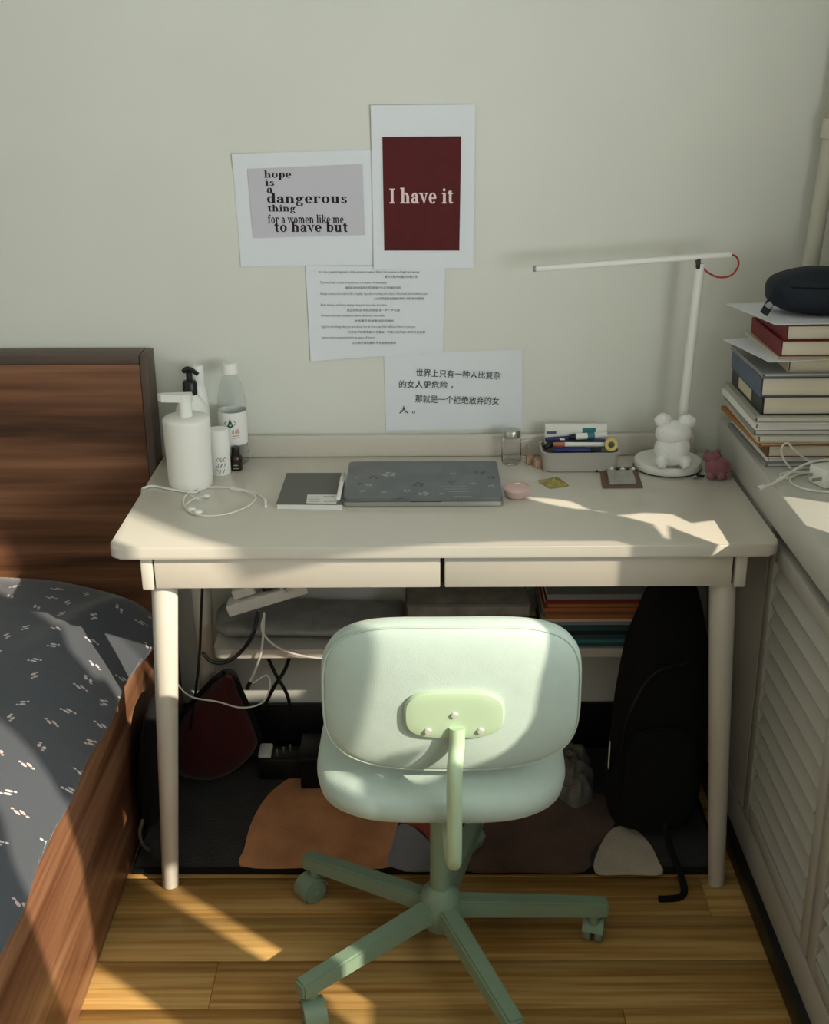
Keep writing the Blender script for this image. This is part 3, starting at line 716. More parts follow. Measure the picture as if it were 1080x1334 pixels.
def serif_text(txt, name, m, x0, y0, width, height, mtx, parent, th=.0002):
    """text with x-height letters scaled to a total width and an ascender height; placed in the plane of mtx"""
    tot = sum(glyph(c)[1] for c in txt); sx, sy = width/tot, height/AH
    b = MB(); x = 0; k = 0
    for c in txt:
        G, w = glyph(c)
        for q in G:
            k += 1
            f = [b.bm.verts.new(mtx @ Vector((x0+(x+px)*sx, y0+py*sy, th+2e-6*(k % 7)))) for px, py in q]
            try: b.bm.faces.new(f)
            except ValueError: pass
        x += w
    return b.build(name, m, parent, smooth=False)
def font_text(txt, name, m, x0, y0, size, mtx, parent, width=None, th=.0002, res=2, bend=None):
    cu_ = bpy.data.curves.new('t', 'FONT'); cu_.body = txt; cu_.size = 1; cu_.resolution_u = res; cu_.fill_mode = 'FRONT'
    to = bpy.data.objects.new('t', cu_); COL.objects.link(to)
    dg = bpy.context.evaluated_depsgraph_get(); me0 = bpy.data.meshes.new_from_object(to.evaluated_get(dg))
    bpy.data.objects.remove(to); bpy.data.curves.remove(cu_)
    xs = [v.co.x for v in me0.vertices] or [0, 1]
    k = size if width is None else width/(max(xs)-min(xs))
    b = MB(); b.bm.from_mesh(me0); bpy.data.meshes.remove(me0)
    for v in b.bm.verts:
        p = Vector((x0+(v.co.x-min(xs))*k, y0+v.co.y*size, th))
        v.co = mtx @ (bend(p) if bend else p)
    return b.build(name, m, parent, smooth=False)

# ------------------------------------------------------------------ the four sheets taped on the wall
def sheet(label, corners, off, curl=()):
    """corners px TL, TR, BR, BL on the wall; returns thing and a matrix whose x,y run along the sheet in metres"""
    C = [P('y', -.002, *c) for c in corners]
    o = C[3]; ex = (C[2]-C[3]).normalized(); ez = (C[0]-C[3]); ez = (ez-ex*ez.dot(ex)).normalized(); n = ex.cross(ez)
    root = thing('poster', label, 'poster', (o.x, -off, o.z), group='sheets of paper taped on the wall')
    root.location.y = -off
    b = MB(); N_ = 14; g_ = []
    for i in range(N_+1):
        g_.append([])
        for j in range(N_+1):
            u_, v_ = i/N_, j/N_
            p = (C[3]*(1-u_)+C[2]*u_)*(1-v_)+(C[0]*(1-u_)+C[1]*u_)*v_
            lift = .0008*noise.noise(Vector((p.x*9, p.z*9, off*100)))
            for cu_, cv_, am in curl: lift += am*max(0, 1-math.hypot(u_-cu_, v_-cv_)/.35)**2
            g_[-1].append(b.bm.verts.new((p.x, -off-.0006-max(0, lift), p.z)))
    fs = []
    for i in range(N_):
        for j in range(N_): fs.append(b.bm.faces.new((g_[i][j], g_[i+1][j], g_[i+1][j+1], g_[i][j+1])))
    b.bm.normal_update()
    b.build('sheet', 'paper', root, ang=60)
    m_ = Matrix(((ex.x, ez.x, 0, o.x), (0, 0, -1, -off-.0022), (ex.z, ez.z, 0, o.z), (0, 0, 0, 1)))
    return root, m_, (C[2]-C[3]).length, (C[0]-C[3]).length
def rect(b, m_, x0, y0, x1, y1, th=0): b.quad([m_ @ Vector(p) for p in ((x0, y0, th), (x1, y0, th), (x1, y1, th), (x0, y1, th))])
def loc(m_, px, py):                # sheet coordinates of a pixel
    p = P('y', m_[1][3], px, py); q = m_.inverted() @ p; return q.x, q.y
# 1: hope is a dangerous thing
root, m_, w_, h_ = sheet('white landscape sheet with a lilac panel reading hope is a dangerous thing', ((302, 200), (494, 195), (500, 345), (314, 347)), .0005, curl=((0, 1, .004), (0, 0, .003)))
cs = [loc(m_, *c) for c in ((322, 220), (472, 214), (475, 306), (330, 310))]
b = MB(); b.quad([m_ @ Vector((x, yv, 0)) for x, yv in cs[::-1]]); b.build('print_panel', 'lilac', root, smooth=False)
m2 = m_ @ Matrix.Translation((0, 0, .0002))
def line(txt, xa, xb, yb, hpx, ink='ink', name='lettering'):
    (x0, y0), (x1, y1) = loc(m2, xa, yb), loc(m2, xb, yb); (_, yt) = loc(m2, xa, yb-hpx)
    mm = m2 @ Matrix.Translation((x0, y0, 0)) @ Matrix.Rotation(math.atan2(y1-y0, x1-x0), 4, 'Z')
    serif_text(txt, name, ink, 0, 0, math.hypot(x1-x0, y1-y0), yt-y0, mm, root)
line('hope', 344, 380, 231.5, 9.5); line('is', 345, 358, 242, 9); line('a', 347, 356, 251.3, 10)
line('dangerous', 347, 453, 264.5, 13); line('thing', 348.5, 385.5, 275.5, 9)
line('for a women like me', 349, 448, 291, 11.5); line('to have but', 357, 453.5, 302, 13.5)
# 2: I have it
root, m_, w_, h_ = sheet('white portrait sheet with a dark red panel reading I have it', ((483, 137), (619, 136), (617, 349), (487, 350)), .0034, curl=((0, 0, .004), (0, 1, .003)))
m2 = m_ @ Matrix.Translation((0, 0, .0001))
b = MB(); cs = [loc(m_, *c) for c in ((497, 177.5), (602, 176.5), (599.5, 327.5), (499.5, 327.5))]
b.quad([m_ @ Vector((x, yv, -.00005)) for x, yv in cs[::-1]]); b.build('print_border', 'paper', root, smooth=False)
b = MB(); cs = [loc(m_, *c) for c in ((498, 178.5), (601, 177.5), (598.5, 326.5), (500.5, 326.5))]
b.quad([m_ @ Vector((x, yv, .0001)) for x, yv in cs[::-1]]); b.build('print_panel', 'redprint', root, smooth=False)
line('I have it', 506.5, 591, 265, 20.5, 'inkpink')
# 3: small printed lines
root, m_, w_, h_ = sheet('white landscape sheet with small printed lines in two languages', ((398, 346), (580, 347), (577, 459), (405, 470)), .0024, curl=((0, 0, .004),))
root3 = root
m2 = m_ @ Matrix.Translation((0, 0, .0001))
LN = [('It is the greatest happiness of the greatest number that is the measure of right and wrong', 416, 546, 356.5, 'inkgrey'),
      ('最大多数人的最大幸福才是', 501, 544, 363, 'inkgrey'),
      ('The emotional content of anyone act is a matter of individuality', 417, 504, 370.5, 'inkgrey'),
      ('情感表达的内容因人而异是每个人自己的事情选择', 450, 522, 377.5, 'inkgrey'),
      ('A single sentence is too short a life of quality, depends on nothing and a chance of moments and sometimes years', 417, 557, 385, 'inkgrey'),
      ('人生的质量是由短暂的瞬间 决定 有时是数年', 487, 553, 391.5, 'inkgrey'),
      ('Real change, enduring change, happens one step at a time', 418, 504, 399.5, 'inkgrey'),
      ('真正的改变 持久的改变 是一步一步实现', 452, 521, 406.5, 'inkgrey'),
      ('Women belong in all places where decisions are made', 418, 501, 413.5, 'inkgrey'),
      ('女性属于所有做决定的地方', 462, 513, 420.5, 'inkgrey'),
      ('Fight for the things that you care about, but do it in a way that will lead others to join you', 419, 541, 428, 'inkgrey'),
      ('为你在乎的事情奋斗 但要以一种能让他人加入你的方式去做', 454, 554, 435, 'inkgrey'),
      ('Justice can be measured just by the space of history', 419, 488, 442, 'inkgrey'),
      ('正义是可以衡量的 历史会给出答案', 459, 516, 449, 'inkgrey')]
for t_, xa, xb, yb, ink in LN:
    (x0, y0), (x1, y1) = loc(m2, xa, yb-1), loc(m2, xb, yb-1)
    mm = m2 @ Matrix.Translation((x0, y0, 0)) @ Matrix.Rotation(math.atan2(y1-y0, x1-x0), 4, 'Z')
    font_text(t_, 'lettering', ink, 0, 0, .0062 if ord(t_[0]) > 255 else .0068, mm, root, width=math.hypot(x1-x0, y1-y0), res=1)
# 4: large Chinese lines
root, m_, w_, h_ = sheet('white landscape sheet with two large printed Chinese sentences, lowest on the wall', ((500, 462), (680, 455), (681, 558), (503, 561)), .0010, curl=((1, 1, .002),))
m2 = m_ @ Matrix.Translation((0, 0, .0001))
for t_, xa, ya, xb, yb in (('世界上只有一种人比复杂', 542, 489.5, 652, 493.5), ('的女人更危险 ，', 520, 504.5, 590, 505.5), ('那就是一个拒绝放弃的女', 541, 523.5, 650, 526.5), ('人 。', 520, 538, 541, 538)):
    (x0, y0), (x1, y1) = loc(m2, xa, ya), loc(m2, xb, yb)
    mm = m2 @ Matrix.Translation((x0, y0, 0)) @ Matrix.Rotation(math.atan2(y1-y0, x1-x0), 4, 'Z')
    font_text(t_, 'lettering', 'ink', 0, 0, .0185, mm, root, width=math.hypot(x1-x0, y1-y0), res=2)

# ------------------------------------------------------------------ things on the desk
TZ = .7503
# dispenser with cable
c = Vector((-.508, -.205, TZ)); d1 = thing('dispenser', 'matte white cylindrical soap dispenser with a long flat spout on the desk', 'dispenser', c)
MB().lathe([(0, 0), (.041, 0), (.0435, .003), (.0445, .02), (.047, .135), (.0468, .141), (.043, .145), (.02, .147), (0, .147)], c, 40).build('body', 'offwhite', d1, ang=50)
MB().cyl(c+Vector((0, 0, .145)), c+Vector((0, 0, .190)), .0135, .0125, seg=20, bev=.001).build('neck', 'white', d1)
b = MB(); b.prism([(.014, -.013), (.016, 0), (.012, .013), (-.045, .008), (-.053, 0), (-.045, -.008)], .177, .192, Matrix.Translation(c)).build('spout', 'white', d1)
MB().tube([c+Vector((.02, -.03, .003)), c+Vector((.015, -.052, .0028)), c+Vector((-.04, -.03, .0028)), c+Vector((-.075, -.012, .0028)), c+Vector((-.0875, -.022, .0032)), c+Vector((-.096, -.02, -.004)), c+Vector((-.0985, -.012, -.05))], .0024).build('cord', 'cable', d1)
# pump bottle
c = Vector((-.514, -.110, TZ)); d2 = thing('pump_bottle', 'white lotion bottle with a black pump behind the dispenser', 'bottle', c)
MB().lathe([(0, 0), (.033, 0), (.035, .004), (.035, .112), (.032, .136), (.022, .155), (.014, .164), (.013, .168), (0, .168)], c, 32).build('body', 'white', d2, ang=50)
b = MB().lathe([(0, .165), (.0145, .165), (.0148, .168), (.0148, .190), (.012, .194), (.0065, .196), (.0065, .213), (0, .213)], c, 24); b.build('pump_collar', 'black', d2)
MB().tube([c+Vector((-.012, .0, .212)), c+Vector((-.004, 0, .218)), c+Vector((.006, -.001, .216)), c+Vector((.019, -.003, .207))], .0055, seg=10, taper=lambda t: 1-.35*abs(t-.4)).build('pump_head', 'black', d2)
# tall white bottle behind
c = Vector((-.506, -.054, TZ)); d3 = thing('lotion_bottle', 'tall white bottle with a white cap behind the black pump bottle', 'bottle', c)
MB().lathe([(0, 0), (.017, 0), (.0185, .004), (.0185, .13), (.017, .15), (.0125, .168), (.012, .17), (0, .17)], c, 28).build('body', 'white', d3, ang=50)
MB().cyl(c+Vector((0, 0, .168)), c+Vector((0, 0, .212)), .0125, .0115, seg=20, bev=.0015).build('cap', 'white', d3)
# slim canister
c = Vector((-.459, -.13, TZ)); d4 = thing('canister', 'slim white canister printed with grey scribbles near its base, beside the dispenser', 'canister', c)
MB().lathe([(0, 0), (.0205, 0), (.0215, .002), (.0225, .092), (.021, .096), (.012, .098), (0, .098)], c, 32).build('body', 'white', d4, ang=50)
for k in range(9):
    a = -1.75+.33*(k % 3)+.09*(k//3); z = .010+.0125*(k//3); pts = []
    for q in range(7):
        t = q/6*4.2+k; aa = a+.10*cos(t)*(1 if k % 2 else 1.2); zz = z+.0045*sin(t*(1.3 if k % 3 else 1))
        pts.append(c+Vector((.0219*cos(aa), .0219*sin(aa), zz)))
    MB().tube(pts, .00055, seg=5, sub=2).build('printed_mark', 'inkgrey', d4)
# water bottle
c = Vector((-.438, -.063, TZ)); d5 = thing('water_bottle', 'clear plastic water bottle with a white label and white cap against the wall', 'bottle', c)
WP = [(0, .002), (.022, 0), (.028, .004), (.0295, .010), (.028, .018), (.0295, .026), (.028, .034), (.0295, .044), (.0295, .125), (.0285, .145), (.022, .175), (.0155, .192), (.013, .200), (.013, .203)]
MB().lathe(WP, c, 32).build('body', 'pet', d5, ang=50)
MB().lathe([(.0132, .197), (.0172, .197), (.0172, .200), (.0166, .202), (.0163, .217), (.0152, .219), (0, .219)], c, 28).build('cap', 'white', d5)
lab = MB().lathe([(.0299, .047), (.0300, .047), (.0300, .118), (.0299, .118)], c, 40).build('label', 'white', d5)
bd = lambda p: Vector((.0304*sin(p.x/.0304), -.0304*cos(p.x/.0304), p.y))
MC = Matrix.Translation(c)
b = MB()
for q in ([(-.006, .093), (.004, .093), (-.001, .107)], [(-.009, .0905), (-.004, .0935), (-.001, .089), (.003, .0935), (.007, .0905), (-.001, .085)]):
    f = [b.bm.verts.new(MC @ bd(Vector((x, yv, 0)))) for x, yv in q]; b.bm.faces.new(f)
b.build('emblem', 'green', lab, smooth=False)
for sg in (-1, 1):
    pts = [MC @ bd(Vector((-.001+sg*(.0125-abs(k)*.0022), .096+.0022*k, 0))) for k in (-2, -1, 0, 1, 2)]
    MB().tube(pts, .0007, seg=5, sub=2).build('emblem_bracket', 'green', lab)
font_text('山泉', 'lettering', 'redink', .002, .073, .012, MC, lab, width=.0165, bend=bd, res=2)
for zz, wd in ((.0685, .015), (.064, .0165)): 
    b = MB(); pts = [MC @ bd(Vector((.002+wd*k/6, zz, 0))) for k in range(7)]; b.tube(pts, .0006, seg=5, smooth=False).build('label_line', 'redink', lab)
# essential oil bottle
c = Vector((-.4285, -.108, TZ)); d6 = thing('oil_bottle', 'tiny dark brown glass bottle with a black cap beside the canister', 'bottle', c)
MB().lathe([(0, 0), (.012, 0), (.0130, .001), (.0130, .027), (.0105, .032), (.007, .035), (0, .035)], c, 24).build('body', 'brownglass', d6, ang=50)
MB().cyl(c+Vector((0, 0, .034)), c+Vector((0, 0, .051)), .0088, .0085, seg=20, bev=.001).build('cap', 'black', d6)
lb = MB()
for k in range(6): 
    a = -2.1+.2*k; a2 = a+.2
    lb.quad([c+Vector((.0132*cos(q), .0132*sin(q), z)) for q, z in ((a, .004), (a2, .004), (a2, .020), (a, .020))])
lb = lb.build('label', 'ink', d6)
for z, wd in ((.016, .5), (.013, .8), (.010, .6), (.006, .9)):
    pts = [c+Vector((.0134*cos(-1.57+wd*(k/4-.5)), .0134*sin(-1.57+wd*(k/4-.5)), z)) for k in range(5)]
    MB().tube(pts, .0004, seg=5, smooth=False).build('label_line', 'pages', lb)
# earphone cable
def dp(x, yv, z=.0028): return P('z', TZ+z, x, yv)
ear = thing('earphones', 'white earphone cable coiled on the desk in front of the dispenser', 'earphones', dp(290, 655, 0))
MB().tube([dp(243, 664), dp(239, 655), (dp(243, 644)), dp(258, 636.5), dp(285, 634.5), dp(312, 637), dp(334, 643), dp(345, 651), dp(345.5, 656)], .0015, seg=7).build('cord', 'cable', ear)
MB().tube([dp(243, 664), dp(252, 669, .004), dp(270, 672), dp(295, 669.5), dp(318, 662), dp(331, 653), dp(332, 645.5, .005), dp(318, 639.5, .005), dp(300, 637, .005)], .0015, seg=7).build('cord', 'cable', ear)
MB().tube([dp(242, 657, .004), dp(252, 650, .005), dp(260, 648, .004), dp(267, 646.5, .003)], .0013, seg=6).build('cord', 'cable', ear)
MB().tube([dp(246, 644, .004), dp(254, 649, .005), dp(262, 652, .003)], .0013, seg=6).build('cord', 'cable', ear)
MB().cyl(dp(345.5, 652, .003), dp(346.5, 660, .003), .0032, .0028, seg=10).build('plug', 'white', ear)
for x, yv, r in ((250, 664, .0085), (258, 667, .0075), (269, 646.5, .006)):
    e_ = MB().ball(dp(x, yv, r*.62), r, (1.15, .9, .6), 14).build('earbud', 'white', ear)
# notebook, pen
def slab_from_px(px, z0, z1, bev=.0006, inset=0):
    q = [P('z', z0, *p) for p in px]; b = MB(); b.prism([(p.x, p.y) for p in q], z0, z1)
    if bev: bmesh.ops.bevel(b.bm, geom=[e for e in b.bm.edges], offset=bev, segments=1, affect='EDGES')
    return b
nbq = ((360, 664), (446.5, 664.5), (448, 623), (374, 623))
nb = thing('notebook', 'grey softcover notebook with a small sticker lying left of the laptop', 'notebook', dp(405, 645, 0))
slab_from_px([(361, 663.5), (446, 664), (447.5, 623.5), (374.5, 623.5)], TZ, TZ+.0105, .0003).build('page_block', 'whitepages', nb)
q = [P('z', TZ, *p) for p in nbq]
b = MB(); b.prism([(p.x, p.y) for p in q], TZ+.0105, TZ+.0118); cvr = b.build('cover', 'notebook', nb, ang=30)
b = MB(); q = [P('z', TZ+.0119, *p) for p in ((399, 655.5), (438, 656.5), (441, 644.5), (400.5, 644.5))]; b.prism([(p.x, p.y) for p in q], TZ+.0118, TZ+.0121).build('sticker', 'whitepages', cvr)
b = MB()
for x0, x1, y0 in ((402, 416, 647), (402, 417, 650), (402, 415, 653), (421, 436, 646.5), (422, 438, 653)):
    p0, p1 = P('z', TZ+.0123, x0, y0), P('z', TZ+.0123, x1, y0+.4); b.box((p0+p1)/2, ((p1-p0).length, .0016, .0003))
b.build('sticker_print', 'greybook', cvr)
pn = thing('pen', 'white and silver pen lying along the right edge of the grey notebook', 'pen', P('z', TZ+.012, 443, 638))
p0, p1 = P('z', TZ+.0165, 440.5, 650), P('z', TZ+.0165, 447, 618)
MB().cyl(p0, p0*.15+p1*.85, .0042, .0046, seg=14, bev=.001).build('barrel', 'white', pn)
MB().cyl(p0*.15+p1*.85, p1, .0046, .0042, seg=14, bev=.001).build('cap', 'metal', pn)
MB().cyl(p0*.35+p1*.65+Vector((.002, 0, .004)), p1+Vector((.002, 0, .004)), .001, seg=8).build('clip', 'metal', pn)
# laptop
lt = thing('laptop', 'closed grey laptop with pale floral decals in the middle of the desk', 'laptop', (-.036, -.226, TZ))
def rrect(x0, y0, x1, y1, r, n=5):
    o = []
    for cx_, cy_, a_ in ((x1-r, y0+r, -90), (x1-r, y1-r, 0), (x0+r, y1-r, 90), (x0+r, y0+r, 180)):
        for k in range(n+1): o.append((cx_+r*cos(math.radians(a_+90*k/n)), cy_+r*sin(math.radians(a_+90*k/n))))
    return o
LX0, LX1, LY0, LY1 = -.191, .119, -.338, -.115
for x in (LX0+.03, LX1-.03):
    for yv in (LY0+.02, LY1-.02): MB().cyl((x, yv, TZ), (x, yv, TZ+.0025), .006, seg=12).build('foot', 'black', lt)
MB().prism(rrect(LX0, LY0, LX1, LY1, .009), TZ+.0022, TZ+.0105).build('base', 'metal', lt, ang=50)
b = MB().prism(rrect(LX0+.001, LY0-.0005, LX1-.001, LY1, .009), TZ+.0115, TZ+.0185)
bmesh.ops.bevel(b.bm, geom=[e for e in b.bm.edges if e.verts[0].co.z > TZ+.018 and e.verts[1].co.z > TZ+.018], offset=.001, segments=2, affect='EDGES')
lid = b.build('lid', 'greyplastic', lt, ang=50)
MB().box((LX0+.16, LY0+.001, TZ+.011), (.06, .003, .0016)).build('finger_notch', 'black', lt)
rnd = random.Random(11)
def flower(cx_, cy_, r, m, n=5, dens=1):
    b = MB()
    for k in range(n):
        a = 2*pi*k/n+rnd.random(); px_, py_ = cx_+r*.55*cos(a), cy_+r*.55*sin(a)
        b.prism([(px_+r*.42*cos(t)*(.9 if q % 2 else .6), py_+r*.30*sin(t)) for q, t in enumerate([2*pi*s_/9 for s_ in range(9)])], TZ+.0186, TZ+.0188+.00001*k)
    b.build('decal', m, lid, smooth=False)
M['decal'] = mat('pale_decal', 'a2a5a4', .45, var=.05); M['decal2'] = mat('dark_decal', '515659', .45, var=.05)
for x, yv, r in ((507, 618, .018), (472, 640, .008), (480, 632, .009), (530, 639, .009), (552, 643, .013), (500, 641, .007), (575, 643, .006), (617, 630, .008), (640, 633, .007), (590, 617, .008), (465, 622, .006)):
    p = P('z', TZ+.0186, x, yv); flower(p.x, p.y, r, 'decal')
for x, yv, r in ((545, 631, .016), (487, 622, .012), (590, 628, .012), (625, 615, .014), (468, 630, .009), (520, 650, .012), (600, 652, .010), (640, 622, .01)):
    p = P('z', TZ+.0186, x, yv); flower(p.x, p.y, r, 'decal2', 4)
for k in range(5):
    p = P('z', TZ+.0187, 578+3*k, 634+4*k*.8); MB().box((p.x+.02, p.y, TZ+.0187), (.05-.004*k, .0018, .0003)).build('decal_line', 'decal', lid)
# pink pot
c = Vector((.148, -.285, TZ)); pk = thing('pink_pot', 'small round pink lidded pot at the right end of the laptop', 'pot', c)
MB().lathe([(0, 0), (.017, 0), (.022, .004), (.0262, .013), (.0268, .0165), (0, .0165)], c, 36).build('bowl', 'pinkpot', pk, ang=50)
MB().lathe([(.0268, .0168), (.0268, .019), (.024, .0235), (.017, .0262), (.009, .0272), (0, .0275)], c, 36).build('lid', 'pinkpot', pk, ang=50)
MB().pillow(.012, .006, .002, 3, 2, Matrix.Translation(c+Vector((.002, .002, .0277))) @ Matrix.Rotation(pi/2, 4, 'X'), rings=4, seg=20).build('lid_mark', 'offwhite', pk)
# glass jar with handle
c = Vector((.152, -.072, TZ)); gj = thing('glass_jar', 'clear glass mug jar with a metal screw lid at the back of the desk', 'jar', c)
MB().lathe([(0, .001), (.019, 0), (.0205, .002), (.021, .006), (.021, .050), (.0185, .057), (.0175, .060), (.0160, .060), (.017, .056), (.0192, .049), (.0192, .006), (.018, .004), (0, .0035)], c, 32).build('body', 'glass', gj, ang=50)
MB().lathe([(.0182, .058), (.0192, .059), (.0192, .071), (.0178, .0735), (0, .074), ], c, 32).build('lid', 'metal', gj, ang=40)
MB().tube([c+Vector((.0195, -.004, .05)), c+Vector((.030, -.006, .052)), c+Vector((.0345, -.006, .045)), c+Vector((.034, -.006, .022)), c+Vector((.030, -.006, .014)), c+Vector((.0195, -.004, .014))], .0028, seg=8).build('handle', 'glass', gj)
# wooden blocks
for (x, yv, a, lb_) in ((.207, -.105, .15, 'small pale beech block touching the pencil tray'), (.192, -.08, .1, 'small beech block behind the paler block, next to the glass jar')):
    bb = MB().box((x, yv, TZ+.009), (.017, .018, .018), .0015, rot=(0, 0, a)).build('wood_block', 'wood_light'); tag(bb, lb_, 'block', 'wood blocks by the tray')
# pencil tray
tr = thing('pencil_tray', 'beige rounded plastic tray holding pens and boxes at the back of the desk', 'tray', (.29, -.105, TZ))
TX0, TX1, TY0, TY1 = .212, .372, -.142, -.055
b = MB(); prev = None
lev = [(.010, 0, 0), (.006, 0, 0), (.003, .002, 0), (.0, .040, 0), (-.0022, .040, 0), (-.0022, .043, 0), (.002, .043, 0), (.004, .005, 0), (.010, .003, 0)]
for ins, z, _ in lev:
    ring = [b.bm.verts.new((x, yv, TZ+z)) for x, yv in rrect(TX0+ins, TY0+ins, TX1-ins, TY1-ins, .018)]
    if prev:
        for k in range(len(ring)): b.bm.faces.new((prev[k], prev[(k+1) % len(ring)], ring[(k+1) % len(ring)], ring[k]))
    else: b.bm.faces.new(ring[::-1])
    prev = ring
b.bm.faces.new(prev); b.build('tray_body', 'cabinet', tr, ang=50)
def pen(name, label, p0, p1, r, mm, tipm, cat='pen'):
    p0, p1 = Vector(p0), Vector(p1); t = thing(name, label, cat, (p0+p1)/2, group='writing things in the tray')
    q = p0*.22+p1*.78
    MB().cyl(p0, q, r, r, seg=12, bev=r*.2).build('barrel', mm, t); MB().cyl(q, p1, r*1.06, r*.85, seg=12, bev=r*.2).build('cap', tipm, t)
pen('pen', 'dark blue pen lying at the front of the tray', (.235, -.118, TZ+.041), (.335, -.122, TZ+.044), .0052, 'blue', 'navy')
pen('pen', 'coral pen with a white end lying across the tray', (.345, -.106, TZ+.050), (.236, -.112, TZ+.053), .0048, 'white', 'coral')
pen('pen', 'navy pen behind the coral pen in the tray', (.224, -.094, TZ+.050), (.35, -.096, TZ+.053), .0058, 'navy', 'blue')
pen('marker', 'black marker leaning in the left corner of the tray', (.219, -.105, TZ+.044), (.262, -.082, TZ+.054), .0055, 'black', 'white', 'marker')
pen('pen', 'second navy pen, rearmost in the tray', (.222, -.083, TZ+.054), (.30, -.079, TZ+.058), .005, 'blue', 'blue')
bx = thing('carton', 'flat white carton with a teal print standing in the back of the tray', 'box', (.285, -.066, TZ+.04))
MB().box((.288, -.066, TZ+.060), (.13, .012, .046), .001).build('carton_body', 'white', bx)
MB().box((.315, -.0724, TZ+.066), (.028, .0008, .02)).build('carton_print', 'teal', bx)
MB().box((.236, -.0724, TZ+.066), (.02, .0008, .006)).build('carton_print', 'bluebook', bx)
tbx = thing('ointment_tube', 'white and grey ointment tube lying on top of the pens in the tray', 'tube', (.32, -.09, TZ+.058))
MB().cyl((.272, -.085, TZ+.0605), (.285, -.085, TZ+.0605), .004, .007, seg=16, bev=.0005).build('tube_cap', 'black', tbx)
MB().cyl((.285, -.085, TZ+.0605), (.352, -.078, TZ+.063), .0075, .0065, seg=16, bev=.001).build('tube_body', 'white', tbx)
MB().cyl((.31, -.0825, TZ+.0615), (.325, -.081, TZ+.062), .0078, .0077, seg=16).build('tube_print', 'teal', tbx)
tp = thing('tape_roll', 'roll of pale yellow tape at the right end of the tray', 'tape', (.357, -.115, TZ+.05))
MB().lathe([(.007, -.006), (.0135, -.006), (.0135, .006), (.007, .006), (.007, -.006)], seg=24, mtx=Matrix.Translation((.356, -.115, TZ+.053)) @ Matrix.Rotation(math.radians(78), 4, 'X')).build('tape', 'yellow', tp)
# gold packet
b = MB(); q = [P('z', TZ+.0005, *p) for p in ((700, 626), (716, 636.5), (742, 633), (728, 622))]; N_ = 8; g_ = []
for i in range(N_+1):
    g_.append([])
    for j in range(N_+1):
        u_, v_ = i/N_, j/N_; p = (q[0]*(1-u_)+q[3]*u_)*(1-v_)+(q[1]*(1-u_)+q[2]*u_)*v_
        e_ = min(u_, 1-u_, v_, 1-v_)
        g_[-1].append(b.bm.verts.new((p.x, p.y, TZ+.0006+.022*e_*(1+.8*noise.noise(p*160))+.001*abs(noise.noise(p*90)))))
fs = []
for i in range(N_):
    for j in range(N_): fs.append(b.bm.faces.new((g_[i][j], g_[i+1][j], g_[i+1][j+1], g_[i][j+1])))
tag(b.build('foil_packet', 'gold', ang=15), 'crumpled gold foil packet on the desk right of the pink pot', 'packet')
# key card holder
kh = thing('card_holder', 'brown card holder with a clear sleeve and beaded ring, on the desk before the lamp', 'card holder', dp(810, 625, 0))
b = MB(); q = [P('z', TZ, *p) for p in ((785, 636.5), (837.5, 636), (829, 610), (781, 611))]; b.prism([(p.x, p.y) for p in q], TZ, TZ+.003).build('card', 'brown', kh)
b = MB(); q = [P('z', TZ+.003, *p) for p in ((794, 632), (829, 631), (823, 613), (790, 613))]; b.prism([(p.x, p.y) for p in q], TZ+.003, TZ+.0085); bmesh.ops.bevel(b.bm, geom=b.bm.edges[:], offset=.0015, segments=2, affect='EDGES'); sl_ = b.build('sleeve', 'clear', kh)
for k in range(5):
    p = P('z', TZ+.0087, 797+7*k, 611+(.6 if k % 2 else 0)); MB().ball((p.x, p.y, TZ+.009), .0042, (1, .8, .7), 10).build('bead', 'black' if k % 2 else 'offwhite', kh)
for k in range(10):
    a = 2*pi*k/10; p = P('z', TZ+.003, 779, 611); MB().ball((p.x+.013*cos(a), p.y+.012*sin(a), TZ+.003), .0032, (1, 1, .9), 8).build('bead', 'black' if k % 2 else 'metal', kh)
# desk lamp
lc = Vector((.478, -.108, TZ)); lp = thing('desk_lamp', 'thin white LED desk lamp with a long horizontal arm and a red cord', 'lamp', lc)
MB().lathe([(0, .0), (.066, 0), (.068, .001)], lc, 48).lathe([(.0685, .001), (.070, .003), (.070, .0165), (.068, .019), (0, .0195)], lc, 48).build('base', 'offwhite', lp, ang=40)
MB().lathe([(.0702, .0016), (.0715, .0016), (.0715, .003), (.0702, .003), (.0702, .0016)], lc, 48).build('base_ring', 'black', lp)
p0 = Vector((.497, -.12, TZ+.018)); p1 = P('y', -.12, 912, 343)
MB().cyl(p0, p1, .0105, .0088, seg=20, bev=.001).build('pole', 'offwhite', lp)
a0, a1 = P('y', -.12, 697, 350), P('y', -.12, 953, 331)
dz = (a1-a0).normalized(); b = MB(); b.box((0, 0, 0), ((a1-a0).length, .018, .0115), .0042, seg=3)
b.xf(b.bm.verts, Matrix.Translation((a0+a1)/2) @ Matrix(((dz.x, 0, -dz.z, 0), (0, 1, 0, 0), (dz.z, 0, dz.x, 0), (0, 0, 0, 1))))
arm = b.build('arm', 'white', lp)
MB().cyl(a0-dz*.004, a0+dz*.002, .0062, seg=16, bev=.001).build('end_cap', 'greybook', lp)
MB().box(P('y', -.1205, 909, 343), (.008, .018, .02), .002).build('hinge', 'black', lp)
MB().tube([a1-dz*.004, a1+dz*.01+Vector((0, 0, -.006)), P('y', -.122, 962, 346), P('y', -.125, 952, 359), P('y', -.125, 935, 361), P('y', -.124, 921, 354), P('y', -.12, 917, 350)], .0018, seg=8).build('cord', 'red', lp)
